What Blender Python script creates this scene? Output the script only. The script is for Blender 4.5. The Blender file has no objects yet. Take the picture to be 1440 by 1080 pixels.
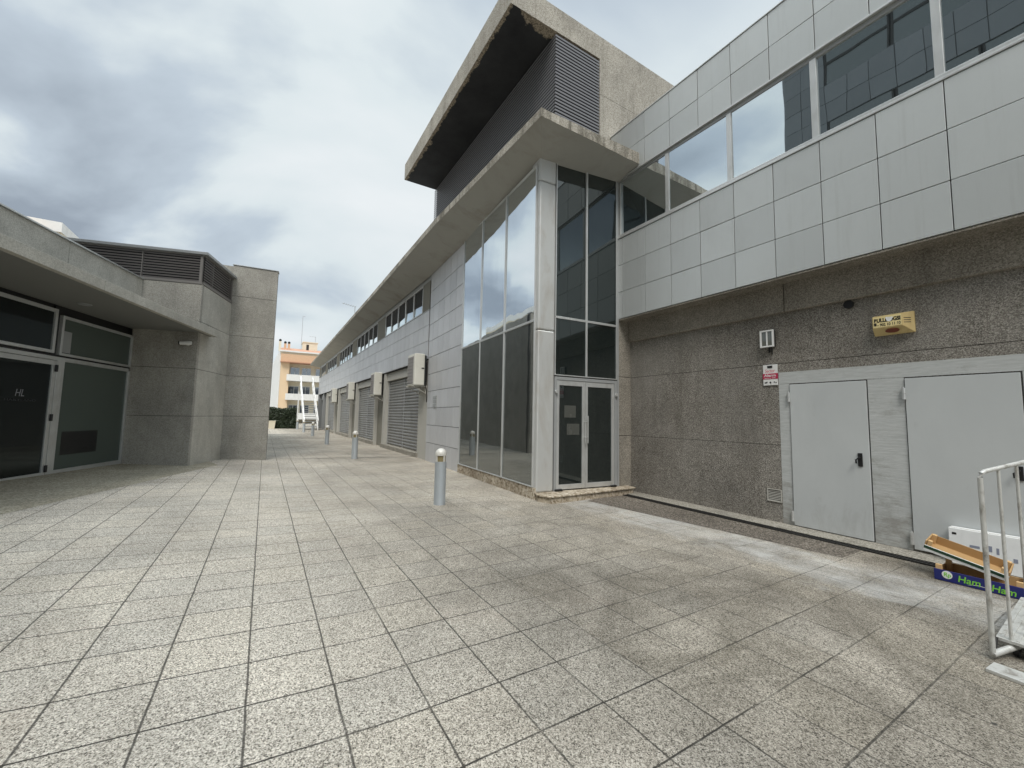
import bpy, math, random
from math import sin, cos, radians, pi
from mathutils import Vector, Matrix
random.seed(7)
SC = bpy.context.scene
COL = SC.collection
ZO = 1.57                      # ground level offset: the survey below is measured from eye height

# ------------------------------------------------------------------ materials
class NT:
    def __init__(s, name):
        s.m = bpy.data.materials.new(name); s.m.use_nodes = True
        s.t = s.m.node_tree; s.t.nodes.clear()
        s.out = s.t.nodes.new('ShaderNodeOutputMaterial')
    def n(s, typ, ins=None, **kw):
        nd = s.t.nodes.new(typ)
        for k, v in kw.items(): setattr(nd, k, v)
        for k, v in (ins or {}).items():
            sock = nd.inputs[k]
            if isinstance(v, bpy.types.NodeSocket): s.t.links.new(v, sock)
            else: sock.default_value = v
        return nd
    def math(s, op, a, b=0.0, c=0.0, clamp=False):
        nd = s.n('ShaderNodeMath', {0: a, 1: b, 2: c}, operation=op); nd.use_clamp = clamp
        return nd.outputs[0]
    def mix(s, f, a, b, blend='MIX'):
        nd = s.n('ShaderNodeMix', data_type='RGBA', blend_type=blend)
        for i, v in ((0, f), (6, a), (7, b)):
            if isinstance(v, bpy.types.NodeSocket): s.t.links.new(v, nd.inputs[i])
            else: nd.inputs[i].default_value = v
        return nd.outputs[2]
    def ramp(s, fac, stops, interp='LINEAR'):
        nd = s.n('ShaderNodeValToRGB', {0: fac}); nd.color_ramp.interpolation = interp
        e = nd.color_ramp.elements
        while len(e) < len(stops): e.new(0.5)
        for i, (p, c) in enumerate(stops):
            e[i].position = p; e[i].color = c if len(c) == 4 else (*c, 1)
        return nd.outputs[0]
    def pos(s): return s.n('ShaderNodeNewGeometry').outputs['Position']
    def obj(s): return s.n('ShaderNodeTexCoord').outputs['Object']
    def noise(s, vec, scale, detail=4, rough=0.6, dist=0.0):
        return s.n('ShaderNodeTexNoise', {'Vector': vec, 'Scale': scale, 'Detail': detail, 'Roughness': rough, 'Distortion': dist})
    def scale(s, vec, x, y, z):
        return s.n('ShaderNodeMapping', {0: vec, 3: (x, y, z)}).outputs[0]
    def bsdf(s, color, rough=0.7, metal=0.0, normal=None, spec=0.5):
        b = s.n('ShaderNodeBsdfPrincipled', {'Base Color': color, 'Roughness': rough, 'Metallic': metal, 'Specular IOR Level': spec})
        if normal is not None: s.t.links.new(normal, b.inputs['Normal'])
        return b
    def bump(s, h, strength=0.3, dist=0.01):
        return s.n('ShaderNodeBump', {'Height': h, 'Strength': strength, 'Distance': dist}).outputs[0]
    def done(s, b):
        s.t.links.new(b.outputs[0], s.out.inputs[0]); return s.m

def C4(c): return (*c, 1.0)
def mul(c, k): return tuple(min(1, x*k) for x in c)

def m_plain(name, col, rough=0.6, metal=0.0, var=0.12, scale=3.0, bumps=0.0, dirt=None, dirt_amt=0.5, dirt_scale=1.2, spec=0.5):
    t = NT(name); p = t.pos()
    nz = t.noise(p, scale, 5, 0.65).outputs[0]
    c = t.mix(nz, C4(mul(col, 1-var)), C4(mul(col, 1+var)))
    if dirt:
        d = t.noise(t.scale(p, 1, 1, 0.45), dirt_scale, 7, 0.7, 0.6).outputs[0]
        d = t.ramp(d, [(0.5, (0,0,0)), (0.72, (1,1,1))])
        c = t.mix(t.math('MULTIPLY', d, dirt_amt), c, C4(dirt))
    nrm = t.bump(t.noise(p, scale*25, 3).outputs[0], bumps, 0.01) if bumps else None
    rr = t.math('ADD', t.math('MULTIPLY', nz, 0.25), rough-0.12)
    return t.done(t.bsdf(c, rr, metal, nrm, spec))

def m_concrete(name, dark, mid, light, grain=60, bumps=0.5, stain=(0.05,0.04,0.03), stain_amt=0.45, stain_lo=0.5, streak=0.0, tint=None):
    """exposed aggregate: stones of many greys set in a mortar, with damp stains of their own shape"""
    t = NT(name); p = t.pos()
    vo = t.n('ShaderNodeTexVoronoi', {'Vector': p, 'Scale': grain}, feature='F1')
    rnd = t.n('ShaderNodeSeparateColor', {0: vo.outputs['Color']}).outputs[0]
    fine = t.noise(p, grain*0.55, 6, 0.75).outputs[0]
    k = t.math('ADD', t.math('MULTIPLY', rnd, 0.62), t.math('MULTIPLY', fine, 0.42))
    c = t.ramp(k, [(0.12, dark), (0.47, mid), (0.85, light)])
    big = t.noise(p, 0.9, 6, 0.65, 0.4).outputs[0]
    c = t.mix(1.0, c, t.ramp(big, [(0.3, (0.74,)*3), (0.7, (1.14,)*3)]), 'MULTIPLY')
    sv = t.noise(t.scale(p, 1.0, 1.0, 0.3), 1.3, 7, 0.72, 0.5).outputs[0]
    sv = t.ramp(sv, [(stain_lo, (0,0,0)), (stain_lo+0.25, (1,1,1))])
    c = t.mix(t.math('MULTIPLY', sv, stain_amt), c, C4(stain))
    if streak:
        st = t.noise(t.scale(p, 6, 6, 0.25), 1.6, 6, 0.75).outputs[0]
        st = t.ramp(st, [(0.52, (0,0,0)), (0.72, (1,1,1))])
        c = t.mix(t.math('MULTIPLY', st, streak), c, C4(mul(stain, 0.8)))
    if tint:
        tn = t.noise(p, 0.6, 4, 0.6).outputs[0]
        c = t.mix(t.math('MULTIPLY', t.ramp(tn, [(0.45, (0,0,0)), (0.65, (1,1,1))]), 0.35), c, C4(tint))
    h = t.math('SUBTRACT', fine, t.math('MULTIPLY', vo.outputs['Distance'], 0.8))
    return t.done(t.bsdf(c, 0.9, 0.0, t.bump(h, bumps, 0.012), 0.25))

def m_glass(name, body, refl=0.5, tint=(0.8,0.86,0.88), wavy=0.06, dusty=0.0):
    """coated glazing seen from outside: a dark body under a mirror film, each pane slightly out of true"""
    t = NT(name); p = t.pos()
    wv = t.noise(t.scale(p, 0.8, 0.8, 0.5), 1.1, 2, 0.5).outputs[0]
    nrm = t.bump(wv, wavy, 0.05)
    dn = t.noise(p, 2.2, 7, 0.75).outputs[0]
    bc = t.mix(t.math('MULTIPLY', dn, dusty), C4(body), (0.28, 0.28, 0.25, 1))
    base = t.bsdf(bc, 0.35, 0.0, None, 0.2)
    gl = t.n('ShaderNodeBsdfGlossy', {'Color': C4(tint), 'Roughness': 0.015, 'Normal': nrm})
    fr = t.n('ShaderNodeFresnel', {'IOR': 1.5, 'Normal': nrm}).outputs[0]
    f = t.math('ADD', t.math('MULTIPLY', fr, 0.9), refl, 0, True)
    f = t.math('MINIMUM', f, 0.92)
    mx = t.n('ShaderNodeMixShader', {0: f, 1: base.outputs[0], 2: gl.outputs[0]})
    return t.done(mx)

def m_clad(name, col, rough=0.45, metal=0.35):
    """painted metal tiles: each tile its own slight shade, soft cloudy grime"""
    t = NT(name); p = t.pos()
    isl = t.n('ShaderNodeNewGeometry').outputs['Random Per Island']
    c = t.mix(isl, C4(mul(col, 0.93)), C4(mul(col, 1.06)))
    nz = t.noise(t.scale(p, 1, 1, 0.5), 1.7, 6, 0.7, 0.4).outputs[0]
    c = t.mix(t.math('MULTIPLY', t.ramp(nz, [(0.45, (0,0,0)), (0.75, (1,1,1))]), 0.2), c, C4(mul(col, 0.66)))
    st = t.noise(t.scale(p, 9, 9, 0.35), 1.3, 5, 0.7).outputs[0]
    c = t.mix(t.math('MULTIPLY', t.ramp(st, [(0.55, (0,0,0)), (0.75, (1,1,1))]), 0.14), c, C4((0.22,0.21,0.18)))
    r = t.math('ADD', t.math('MULTIPLY', nz, 0.3), rough-0.15)
    nrm = t.bump(t.noise(p, 1.6, 2).outputs[0], 0.12, 0.02)
    return t.done(t.bsdf(c, r, metal, nrm))

def m_ground():
    t = NT('granite_paving'); p = t.pos()
    sx = t.n('ShaderNodeSeparateXYZ', {0: p})
    x, y = sx.outputs[0], sx.outputs[1]
    wob = t.n('ShaderNodeSeparateXYZ', {0: t.noise(p, 3.0, 2).outputs['Color']})
    xw = t.math('ADD', x, t.math('MULTIPLY', t.math('SUBTRACT', wob.outputs[0], 0.5), 0.012))
    yw = t.math('ADD', y, t.math('MULTIPLY', t.math('SUBTRACT', wob.outputs[1], 0.5), 0.012))
    u = t.math('SUBTRACT', t.math('DIVIDE', xw, 0.42), 0.0115)
    v = t.math('DIVIDE', t.math('SUBTRACT', t.math('DIVIDE', yw, 0.42), 6.1946), 1.0154)
    fu, fv = t.math('FLOOR', u), t.math('FLOOR', v)
    du = t.math('ABSOLUTE', t.math('SUBTRACT', t.math('FRACT', u), 0.5))
    dv = t.math('ABSOLUTE', t.math('SUBTRACT', t.math('FRACT', v), 0.5))
    # joints open up and close again along their length
    jn = t.noise(p, 1.1, 4, 0.7).outputs[0]
    jn2 = t.noise(p, 14, 3, 0.7).outputs[0]
    wear = t.math('ADD', t.math('MULTIPLY', jn, 1.5), t.math('MULTIPLY', jn2, 0.35))
    wear = t.math('SUBTRACT', wear, t.math('MULTIPLY', t.n('ShaderNodeMapRange', {0: x, 1: 1.0, 2: 5.5}).outputs[0], 0.3))
    wear = t.math('ADD', wear, t.n('ShaderNodeMapRange', {0: x, 1: 0.8, 2: -1.0, 3: 0.0, 4: 0.3}).outputs[0])
    strength = t.ramp(wear, [(0.45, (0.12,)*3), (0.95, (1,)*3)])
    ju = t.n('ShaderNodeMapRange', {0: du, 1: 0.4835, 2: 0.4915}).outputs[0]
    jv = t.n('ShaderNodeMapRange', {0: dv, 1: 0.485, 2: 0.492}).outputs[0]
    joint = t.math('MULTIPLY', t.math('MAXIMUM', t.math('MULTIPLY', ju, 0.85), jv), strength)
    tid = t.n('ShaderNodeCombineXYZ', {0: fu, 1: fv, 2: 0.0}).outputs[0]
    wn = t.n('ShaderNodeTexWhiteNoise', {'Vector': tid}, noise_dimensions='3D')
    rnd = wn.outputs['Value']
    # granules of the aggregate
    vo = t.n('ShaderNodeTexVoronoi', {'Vector': p, 'Scale': 205}, feature='F1')
    g1 = t.n('ShaderNodeSeparateColor', {0: vo.outputs['Color']}).outputs[0]
    vo2 = t.n('ShaderNodeTexVoronoi', {'Vector': p, 'Scale': 135}, feature='F1')
    g2 = t.n('ShaderNodeSeparateColor', {0: vo2.outputs['Color']}).outputs[1]
    g3 = t.noise(p, 38, 4, 0.7).outputs[0]
    k = t.math('ADD', t.math('ADD', t.math('MULTIPLY', g1, 0.5), t.math('MULTIPLY', g2, 0.4)), t.math('MULTIPLY', g3, 0.16))
    c = t.ramp(k, [(0.2, (0.075,0.068,0.058)), (0.37, (0.32,0.302,0.265)), (0.6, (0.56,0.535,0.48)), (0.88, (0.86,0.835,0.77))])
    c = t.mix(1.0, c, t.ramp(rnd, [(0.0, (0.955,0.95,0.955)), (0.5, (1.0,0.985,0.98)), (1.0, (1.035,1.015,0.995))]), 'MULTIPLY')
    # worn, brown and pinkish areas
    b1 = t.noise(p, 0.42, 6, 0.62, 0.5).outputs[0]
    c = t.mix(1.0, c, t.ramp(b1, [(0.32, (0.72,0.71,0.69)), (0.66, (1.16,1.15,1.12))]), 'MULTIPLY')
    b2 = t.noise(t.scale(p, 1, 1.4, 1), 0.75, 6, 0.7, 1.0).outputs[0]
    c = t.mix(t.math('MULTIPLY', t.ramp(b2, [(0.55, (0,0,0)), (0.74, (1,1,1))]), 0.2), c, (0.34, 0.27, 0.21, 1))
    # darker blotchy tone, stronger to the right and toward the camera
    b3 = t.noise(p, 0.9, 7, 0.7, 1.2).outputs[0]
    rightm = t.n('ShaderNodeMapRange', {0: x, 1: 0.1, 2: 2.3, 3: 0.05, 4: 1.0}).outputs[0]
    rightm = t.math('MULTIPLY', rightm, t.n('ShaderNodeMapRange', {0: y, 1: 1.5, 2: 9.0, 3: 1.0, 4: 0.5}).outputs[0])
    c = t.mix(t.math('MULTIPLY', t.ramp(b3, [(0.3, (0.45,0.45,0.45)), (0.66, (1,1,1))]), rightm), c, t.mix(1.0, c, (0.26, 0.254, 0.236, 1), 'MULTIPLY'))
    c = t.mix(1.0, c, (1.015, 0.985, 0.95, 1), 'MULTIPLY')
    # pale limescale bloom along the gutter
    bl = t.noise(t.scale(p, 1.6, 0.55, 1), 1.5, 6, 0.7, 0.8).outputs[0]
    xl = t.math('ADD', x, t.math('MULTIPLY', t.math('SUBTRACT', bl, 0.5), 1.6))
    xl = t.math('ADD', xl, t.math('MULTIPLY', t.n('ShaderNodeMapRange', {0: y, 1: 6.0, 2: 1.0}).outputs[0], 0.15))
    band = t.math('MULTIPLY', t.n('ShaderNodeMapRange', {0: xl, 1: 4.75, 2: 5.3}, interpolation_type='SMOOTHSTEP').outputs[0],
                  t.n('ShaderNodeMapRange', {0: xl, 1: 6.2, 2: 5.75}, interpolation_type='SMOOTHSTEP').outputs[0])
    band = t.math('MULTIPLY', band, t.n('ShaderNodeMapRange', {0: y, 1: 7.2, 2: 6.2}).outputs[0])
    band = t.math('MULTIPLY', band, t.ramp(t.noise(p, 2.3, 8, 0.75, 0.6).outputs[0], [(0.36, (0.15,)*3), (0.66, (1,)*3)]))
    c = t.mix(t.math('MULTIPLY', band, 0.4), c, (0.66, 0.67, 0.66, 1))
    # black chewing gum and moss specks
    sp = t.n('ShaderNodeTexVoronoi', {'Vector': p, 'Scale': 1.7}, feature='F1').outputs['Distance']
    c = t.mix(t.math('MULTIPLY', t.math('LESS_THAN', sp, 0.022), 0.8), c, (0.03,0.03,0.027,1))
    c = t.mix(t.math('MULTIPLY', joint, 0.95), c, (0.03, 0.027, 0.022, 1))
    h = t.math('SUBTRACT', t.math('MULTIPLY', k, 0.35), joint)
    return t.done(t.bsdf(c, 0.88, 0.0, t.bump(h, 0.5, 0.008), 0.3))

M = {}
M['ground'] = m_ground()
M['beige'] = m_concrete('beige_setts', (0.16,0.14,0.1), (0.33,0.295,0.22), (0.5,0.46,0.36), 55, 0.4, (0.2,0.17,0.12), 0.3)
M['gravel'] = m_concrete('brown_washed_gravel', (0.035,0.029,0.023), (0.125,0.108,0.088), (0.31,0.275,0.23), 60, 0.9, (0.06,0.05,0.04), 0.35)
M['kerb'] = m_concrete('grey_kerb', (0.13,0.12,0.1), (0.27,0.25,0.21), (0.4,0.38,0.33), 70, 0.3, (0.06,0.055,0.045), 0.5)
M['pebble'] = m_concrete('pebbledash', (0.07,0.062,0.053), (0.21,0.194,0.168), (0.43,0.405,0.36), 105, 0.7, (0.09,0.076,0.06), 0.45, 0.47, 0.35, (0.31,0.30,0.275))
M['beamc'] = m_concrete('beam_concrete', (0.13,0.117,0.095), (0.25,0.228,0.19), (0.38,0.35,0.3), 80, 0.4, (0.05,0.042,0.033), 0.4, 0.5, 0.15)
M['towerc'] = m_concrete('tower_concrete', (0.19,0.175,0.145), (0.39,0.363,0.31), (0.57,0.54,0.475), 78, 0.4, (0.125,0.11,0.085), 0.55, 0.49, 0.35)
M['canopy'] = m_plain('canopy_soffit_render', (0.35,0.342,0.31), 0.85, 0, 0.1, 1.2, 0.1, dirt=(0.2,0.18,0.14), dirt_amt=0.6, dirt_scale=0.9)
M['fascia'] = m_concrete('weathered_fascia', (0.2,0.18,0.145), (0.40,0.37,0.31), (0.58,0.55,0.485), 75, 0.4, (0.055,0.048,0.03), 0.85, 0.45, 0.95)
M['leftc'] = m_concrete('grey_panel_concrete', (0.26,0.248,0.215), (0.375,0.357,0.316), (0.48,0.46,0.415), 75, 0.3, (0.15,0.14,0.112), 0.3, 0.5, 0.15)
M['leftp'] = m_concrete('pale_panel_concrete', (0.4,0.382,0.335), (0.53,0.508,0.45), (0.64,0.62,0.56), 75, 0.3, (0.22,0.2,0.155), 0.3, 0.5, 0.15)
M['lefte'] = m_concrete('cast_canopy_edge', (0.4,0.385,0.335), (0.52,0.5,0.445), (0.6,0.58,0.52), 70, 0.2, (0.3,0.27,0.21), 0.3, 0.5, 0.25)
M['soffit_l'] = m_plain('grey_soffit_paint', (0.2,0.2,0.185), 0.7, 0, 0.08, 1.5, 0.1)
M['stone'] = m_concrete('stained_limestone', (0.17,0.13,0.085), (0.42,0.36,0.27), (0.62,0.56,0.46), 24, 0.3, (0.13,0.085,0.05), 0.7, 0.45, 0.35)
M['clad'] = m_clad('grey_metal_cladding', (0.53,0.552,0.545))
M['cladd'] = m_clad('dark_slate_cladding', (0.13,0.14,0.145))
M['cladw'] = m_clad('pale_tile_cladding', (0.56,0.567,0.58), 0.4, 0.25)
M['gap'] = m_plain('joint_shadow', (0.035,0.035,0.033), 0.9)
M['alu'] = m_plain('silver_aluminium', (0.62,0.63,0.62), 0.35, 0.55, 0.08, 4, dirt=(0.3,0.28,0.24), dirt_amt=0.4)
M['alud'] = m_plain('grey_aluminium', (0.36,0.37,0.37), 0.4, 0.3, 0.08, 4)
M['colm'] = m_plain('painted_column', (0.53,0.535,0.52), 0.42, 0.3, 0.07, 1.5, dirt=(0.3,0.24,0.17), dirt_amt=0.45, dirt_scale=1.6)
M['glass'] = m_glass('mirror_glazing', (0.008,0.011,0.012), 0.74, (0.9,0.95,0.98), 0.09, 0.05)
M['glassd'] = m_glass('dark_glazing', (0.007,0.011,0.011), 0.10, (0.7,0.76,0.76), 0.05)
M['glassr'] = m_glass('upper_window_glazing', (0.014,0.02,0.022), 0.72, (0.88,0.95,0.98), 0.06, 0.04)
M['glassl'] = m_glass('shop_glazing', (0.003,0.005,0.005), 0.0, (0.34,0.42,0.42), 0.03)
M['glassm'] = m_glass('half_mirror_glazing', (0.008,0.011,0.011), 0.24, (0.8,0.84,0.84), 0.08, 0.06)
M['frost'] = m_glass('green_backed_glazing', (0.085,0.105,0.092), 0.0, (0.35,0.4,0.38), 0.03)
M['louv'] = m_plain('dark_grey_louvre', (0.165,0.166,0.175), 0.5, 0.0, 0.1, 3)
M['lframe'] = m_plain('dull_grey_frame', (0.24,0.225,0.21), 0.5, 0.3, 0.1, 5)
M['louvb'] = m_plain('black_louvre_backing', (0.012,0.012,0.014), 0.9)
M['louvl'] = m_plain('bronze_grey_louvre', (0.13,0.12,0.115), 0.5, 0.3, 0.15, 3)
M['door'] = m_plain('grey_door_paint', (0.47,0.505,0.5), 0.42, 0.0, 0.05, 0.8, 0.02, dirt=(0.33,0.34,0.32), dirt_amt=0.35)
M['hedge'] = m_plain('dark_hedge_leaf', (0.03,0.045,0.02), 0.6, 0, 0.6, 9)
M['black'] = m_plain('black_plastic', (0.012,0.012,0.013), 0.4)
M['iron'] = m_plain('black_iron', (0.03,0.029,0.027), 0.6, 0.5, 0.3, 8)
M['white'] = m_plain('white_paint', (0.74,0.74,0.72), 0.45, 0, 0.05, 3, dirt=(0.45,0.42,0.36), dirt_amt=0.3)
M['acbody'] = m_plain('cream_casing', (0.66,0.65,0.58), 0.4, 0, 0.05, 2, dirt=(0.42,0.38,0.3), dirt_amt=0.4)
M['acgrille'] = m_plain('grey_fan_grille', (0.26,0.25,0.24), 0.6)
M['shut'] = m_plain('grey_shutter_steel', (0.33,0.33,0.325), 0.45, 0.45, 0.14, 2, dirt=(0.13,0.125,0.115), dirt_amt=0.5)
M['pil'] = m_plain('olive_grey_pier', (0.21,0.2,0.165), 0.75, 0, 0.14, 2, 0.15, dirt=(0.1,0.095,0.075), dirt_amt=0.5)
M['jamb'] = m_plain('pale_grey_jamb', (0.42,0.41,0.37), 0.6, 0, 0.1, 2)
M['boll'] = m_plain('bollard_grey_paint', (0.35,0.375,0.385), 0.4, 0.2, 0.06, 5, dirt=(0.22,0.2,0.17), dirt_amt=0.3, dirt_scale=5)
M['bolld'] = m_plain('bollard_cap', (0.62,0.6,0.55), 0.45, 0.1, 0.08, 6, dirt=(0.35,0.3,0.24), dirt_amt=0.5, dirt_scale=9)
M['lens'] = m_plain('amber_lens', (0.22,0.18,0.09), 0.2, 0, 0.2, 20)
M['yellow'] = m_plain('yellow_plastic', (0.6,0.47,0.22), 0.45, 0, 0.08, 8, dirt=(0.4,0.24,0.07), dirt_amt=0.5, dirt_scale=6)
M['brownl'] = m_plain('rust_red_lens', (0.16,0.035,0.015), 0.3)
M['ylabel'] = m_plain('cream_label', (0.72,0.6,0.3), 0.5)
M['crimson'] = m_plain('crimson_print', (0.42,0.02,0.07), 0.5)
M['pinkr'] = m_plain('pink_red_print', (0.6,0.12,0.16), 0.5)
M['blue'] = m_plain('navy_print_board', (0.012,0.018,0.13), 0.5, 0, 0.15, 12)
M['green'] = m_plain('lime_print', (0.2,0.55,0.05), 0.5)
M['wood'] = m_plain('light_crate_wood', (0.55,0.36,0.17), 0.65, 0, 0.18, 14, 0.1)
M['board'] = m_plain('brown_cardboard', (0.38,0.235,0.1), 0.75, 0, 0.12, 6)
M['boxw'] = m_plain('white_carton', (0.72,0.73,0.72), 0.6, 0, 0.06, 6, dirt=(0.5,0.5,0.5), dirt_amt=0.3, dirt_scale=5)
M['darkg'] = m_plain('dark_green_print', (0.01,0.045,0.02), 0.5)
M['greyp'] = m_plain('grey_print', (0.22,0.24,0.3), 0.5)
M['trol'] = m_plain('worn_white_tube', (0.55,0.55,0.52), 0.4, 0.3, 0.15, 20, 0.1, dirt=(0.12,0.09,0.06), dirt_amt=0.8, dirt_scale=14)
M['paper'] = m_plain('paper_behind_glass', (0.075,0.078,0.07), 0.25, 0, 0.05, 5)
M['logo'] = m_plain('faint_silver_lettering', (0.25,0.25,0.27), 0.4)
M['logod'] = m_plain('very_faint_lettering', (0.035,0.036,0.042), 0.4)
M['orange'] = m_plain('ochre_render', (0.72,0.55,0.37), 0.85, 0, 0.08, 0.6)
M['cream'] = m_plain('cream_render', (0.72,0.66,0.52), 0.85, 0, 0.08, 0.5)
M['terra'] = m_plain('terracotta_tile', (0.5,0.28,0.19), 0.8, 0, 0.2, 3)
M['brick'] = m_plain('orange_brick', (0.64,0.43,0.28), 0.85, 0, 0.15, 4)
M['aglass'] = m_glass('apartment_glass', (0.12,0.14,0.17), 0.25, (0.8,0.85,0.9), 0.02)
M['rubber'] = m_plain('grey_rubber', (0.05,0.05,0.05), 0.8)
M['roofg'] = m_plain('grey_roof_felt', (0.3,0.3,0.29), 0.85)

def m_brush():
    t = NT('brushed_grey_paint'); p = t.pos()
    br = t.noise(t.scale(p, 1, 2.2, 26), 2.0, 6, 0.75, 0.3).outputs[0]
    c = t.ramp(br, [(0.3, (0.37,0.38,0.37)), (0.52, (0.455,0.47,0.46)), (0.75, (0.54,0.55,0.54))])
    z = t.n('ShaderNodeSeparateXYZ', {0: p}).outputs[2]
    d = t.math('ADD', t.noise(t.scale(p, 1, 1.5, 3), 2.2, 7, 0.75).outputs[0], t.n('ShaderNodeMapRange', {0: z, 1: 1.0, 2: 0.1, 3: 0.0, 4: 0.22}).outputs[0])
    c = t.mix(t.math('MULTIPLY', t.ramp(d, [(0.55, (0,0,0)), (0.75, (1,1,1))]), 0.6), c, (0.2, 0.185, 0.155, 1))
    return t.done(t.bsdf(c, 0.6, 0, t.bump(br, 0.35, 0.01)))
M['brush'] = m_brush()

def m_doorpaint():
    t = NT('service_door_paint'); p = t.pos()
    z = t.n('ShaderNodeSeparateXYZ', {0: p}).outputs[2]
    n1 = t.noise(t.scale(p, 1, 1, 0.5), 1.3, 6, 0.65, 0.5).outputs[0]
    c = t.ramp(n1, [(0.3, (0.455,0.475,0.475)), (0.7, (0.505,0.525,0.522))])
    sp = t.noise(t.scale(p, 1, 1, 0.4), 5.0, 8, 0.8, 0.4).outputs[0]
    low = t.n('ShaderNodeMapRange', {0: z, 1: 0.75, 2: 0.05, 3: 0.0, 4: 0.17}).outputs[0]
    k = t.ramp(t.math('ADD', sp, low), [(0.6, (0,0,0)), (0.78, (1,1,1))])
    c = t.mix(t.math('MULTIPLY', k, 0.28), c, (0.27, 0.265, 0.245, 1))
    ch = t.noise(p, 11, 6, 0.8, 0.5).outputs[0]
    c = t.mix(t.math('MULTIPLY', t.ramp(ch, [(0.7, (0,0,0)), (0.73, (1,1,1))]), 0.5), c, (0.33, 0.31, 0.27, 1))
    dent = t.bump(t.noise(p, 2.4, 2).outputs[0], 0.12, 0.03)
    return t.done(t.bsdf(c, t.math('ADD', t.math('MULTIPLY', n1, 0.3), 0.28), 0.0, dent))
M['door'] = m_doorpaint()

def m_soffit():
    """black paint over concrete, flaked away in a ragged band along the free edges"""
    t = NT('flaking_black_soffit'); p = t.pos()
    s = t.n('ShaderNodeSeparateXYZ', {0: p})
    e1 = t.math('SUBTRACT', s.outputs[0], 3.8)
    e2 = t.math('MULTIPLY', t.math('SUBTRACT', s.outputs[1], 6.68), 0.55)
    e = t.math('MINIMUM', e1, t.math('ADD', e2, t.n('ShaderNodeMapRange', {0: s.outputs[0], 1: 4.6, 2: 4.0, 3: 0, 4: 0.12}).outputs[0]))
    nz = t.noise(p, 2.6, 8, 0.72, 0.4).outputs[0]
    k = t.math('ADD', e, t.math('MULTIPLY', t.math('SUBTRACT', nz, 0.5), 0.42))
    f = t.n('ShaderNodeMapRange', {0: k, 1: 0.11, 2: 0.135}).outputs[0]
    vo = t.n('ShaderNodeTexVoronoi', {'Vector': p, 'Scale': 46}, feature='F1')
    con = t.ramp(t.n('ShaderNodeSeparateColor', {0: vo.outputs['Color']}).outputs[0], [(0.1, (0.15,0.125,0.09)), (0.9, (0.42,0.36,0.28))])
    blk = t.ramp(t.noise(p, 0.8, 6, 0.7).outputs[0], [(0.3, (0.02,0.021,0.024)), (0.7, (0.045,0.046,0.05))])
    return t.done(t.bsdf(t.mix(f, con, blk), 0.75, 0, t.bump(nz, 0.2, 0.02), 0.3))
M['soffitb'] = m_soffit()

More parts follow.
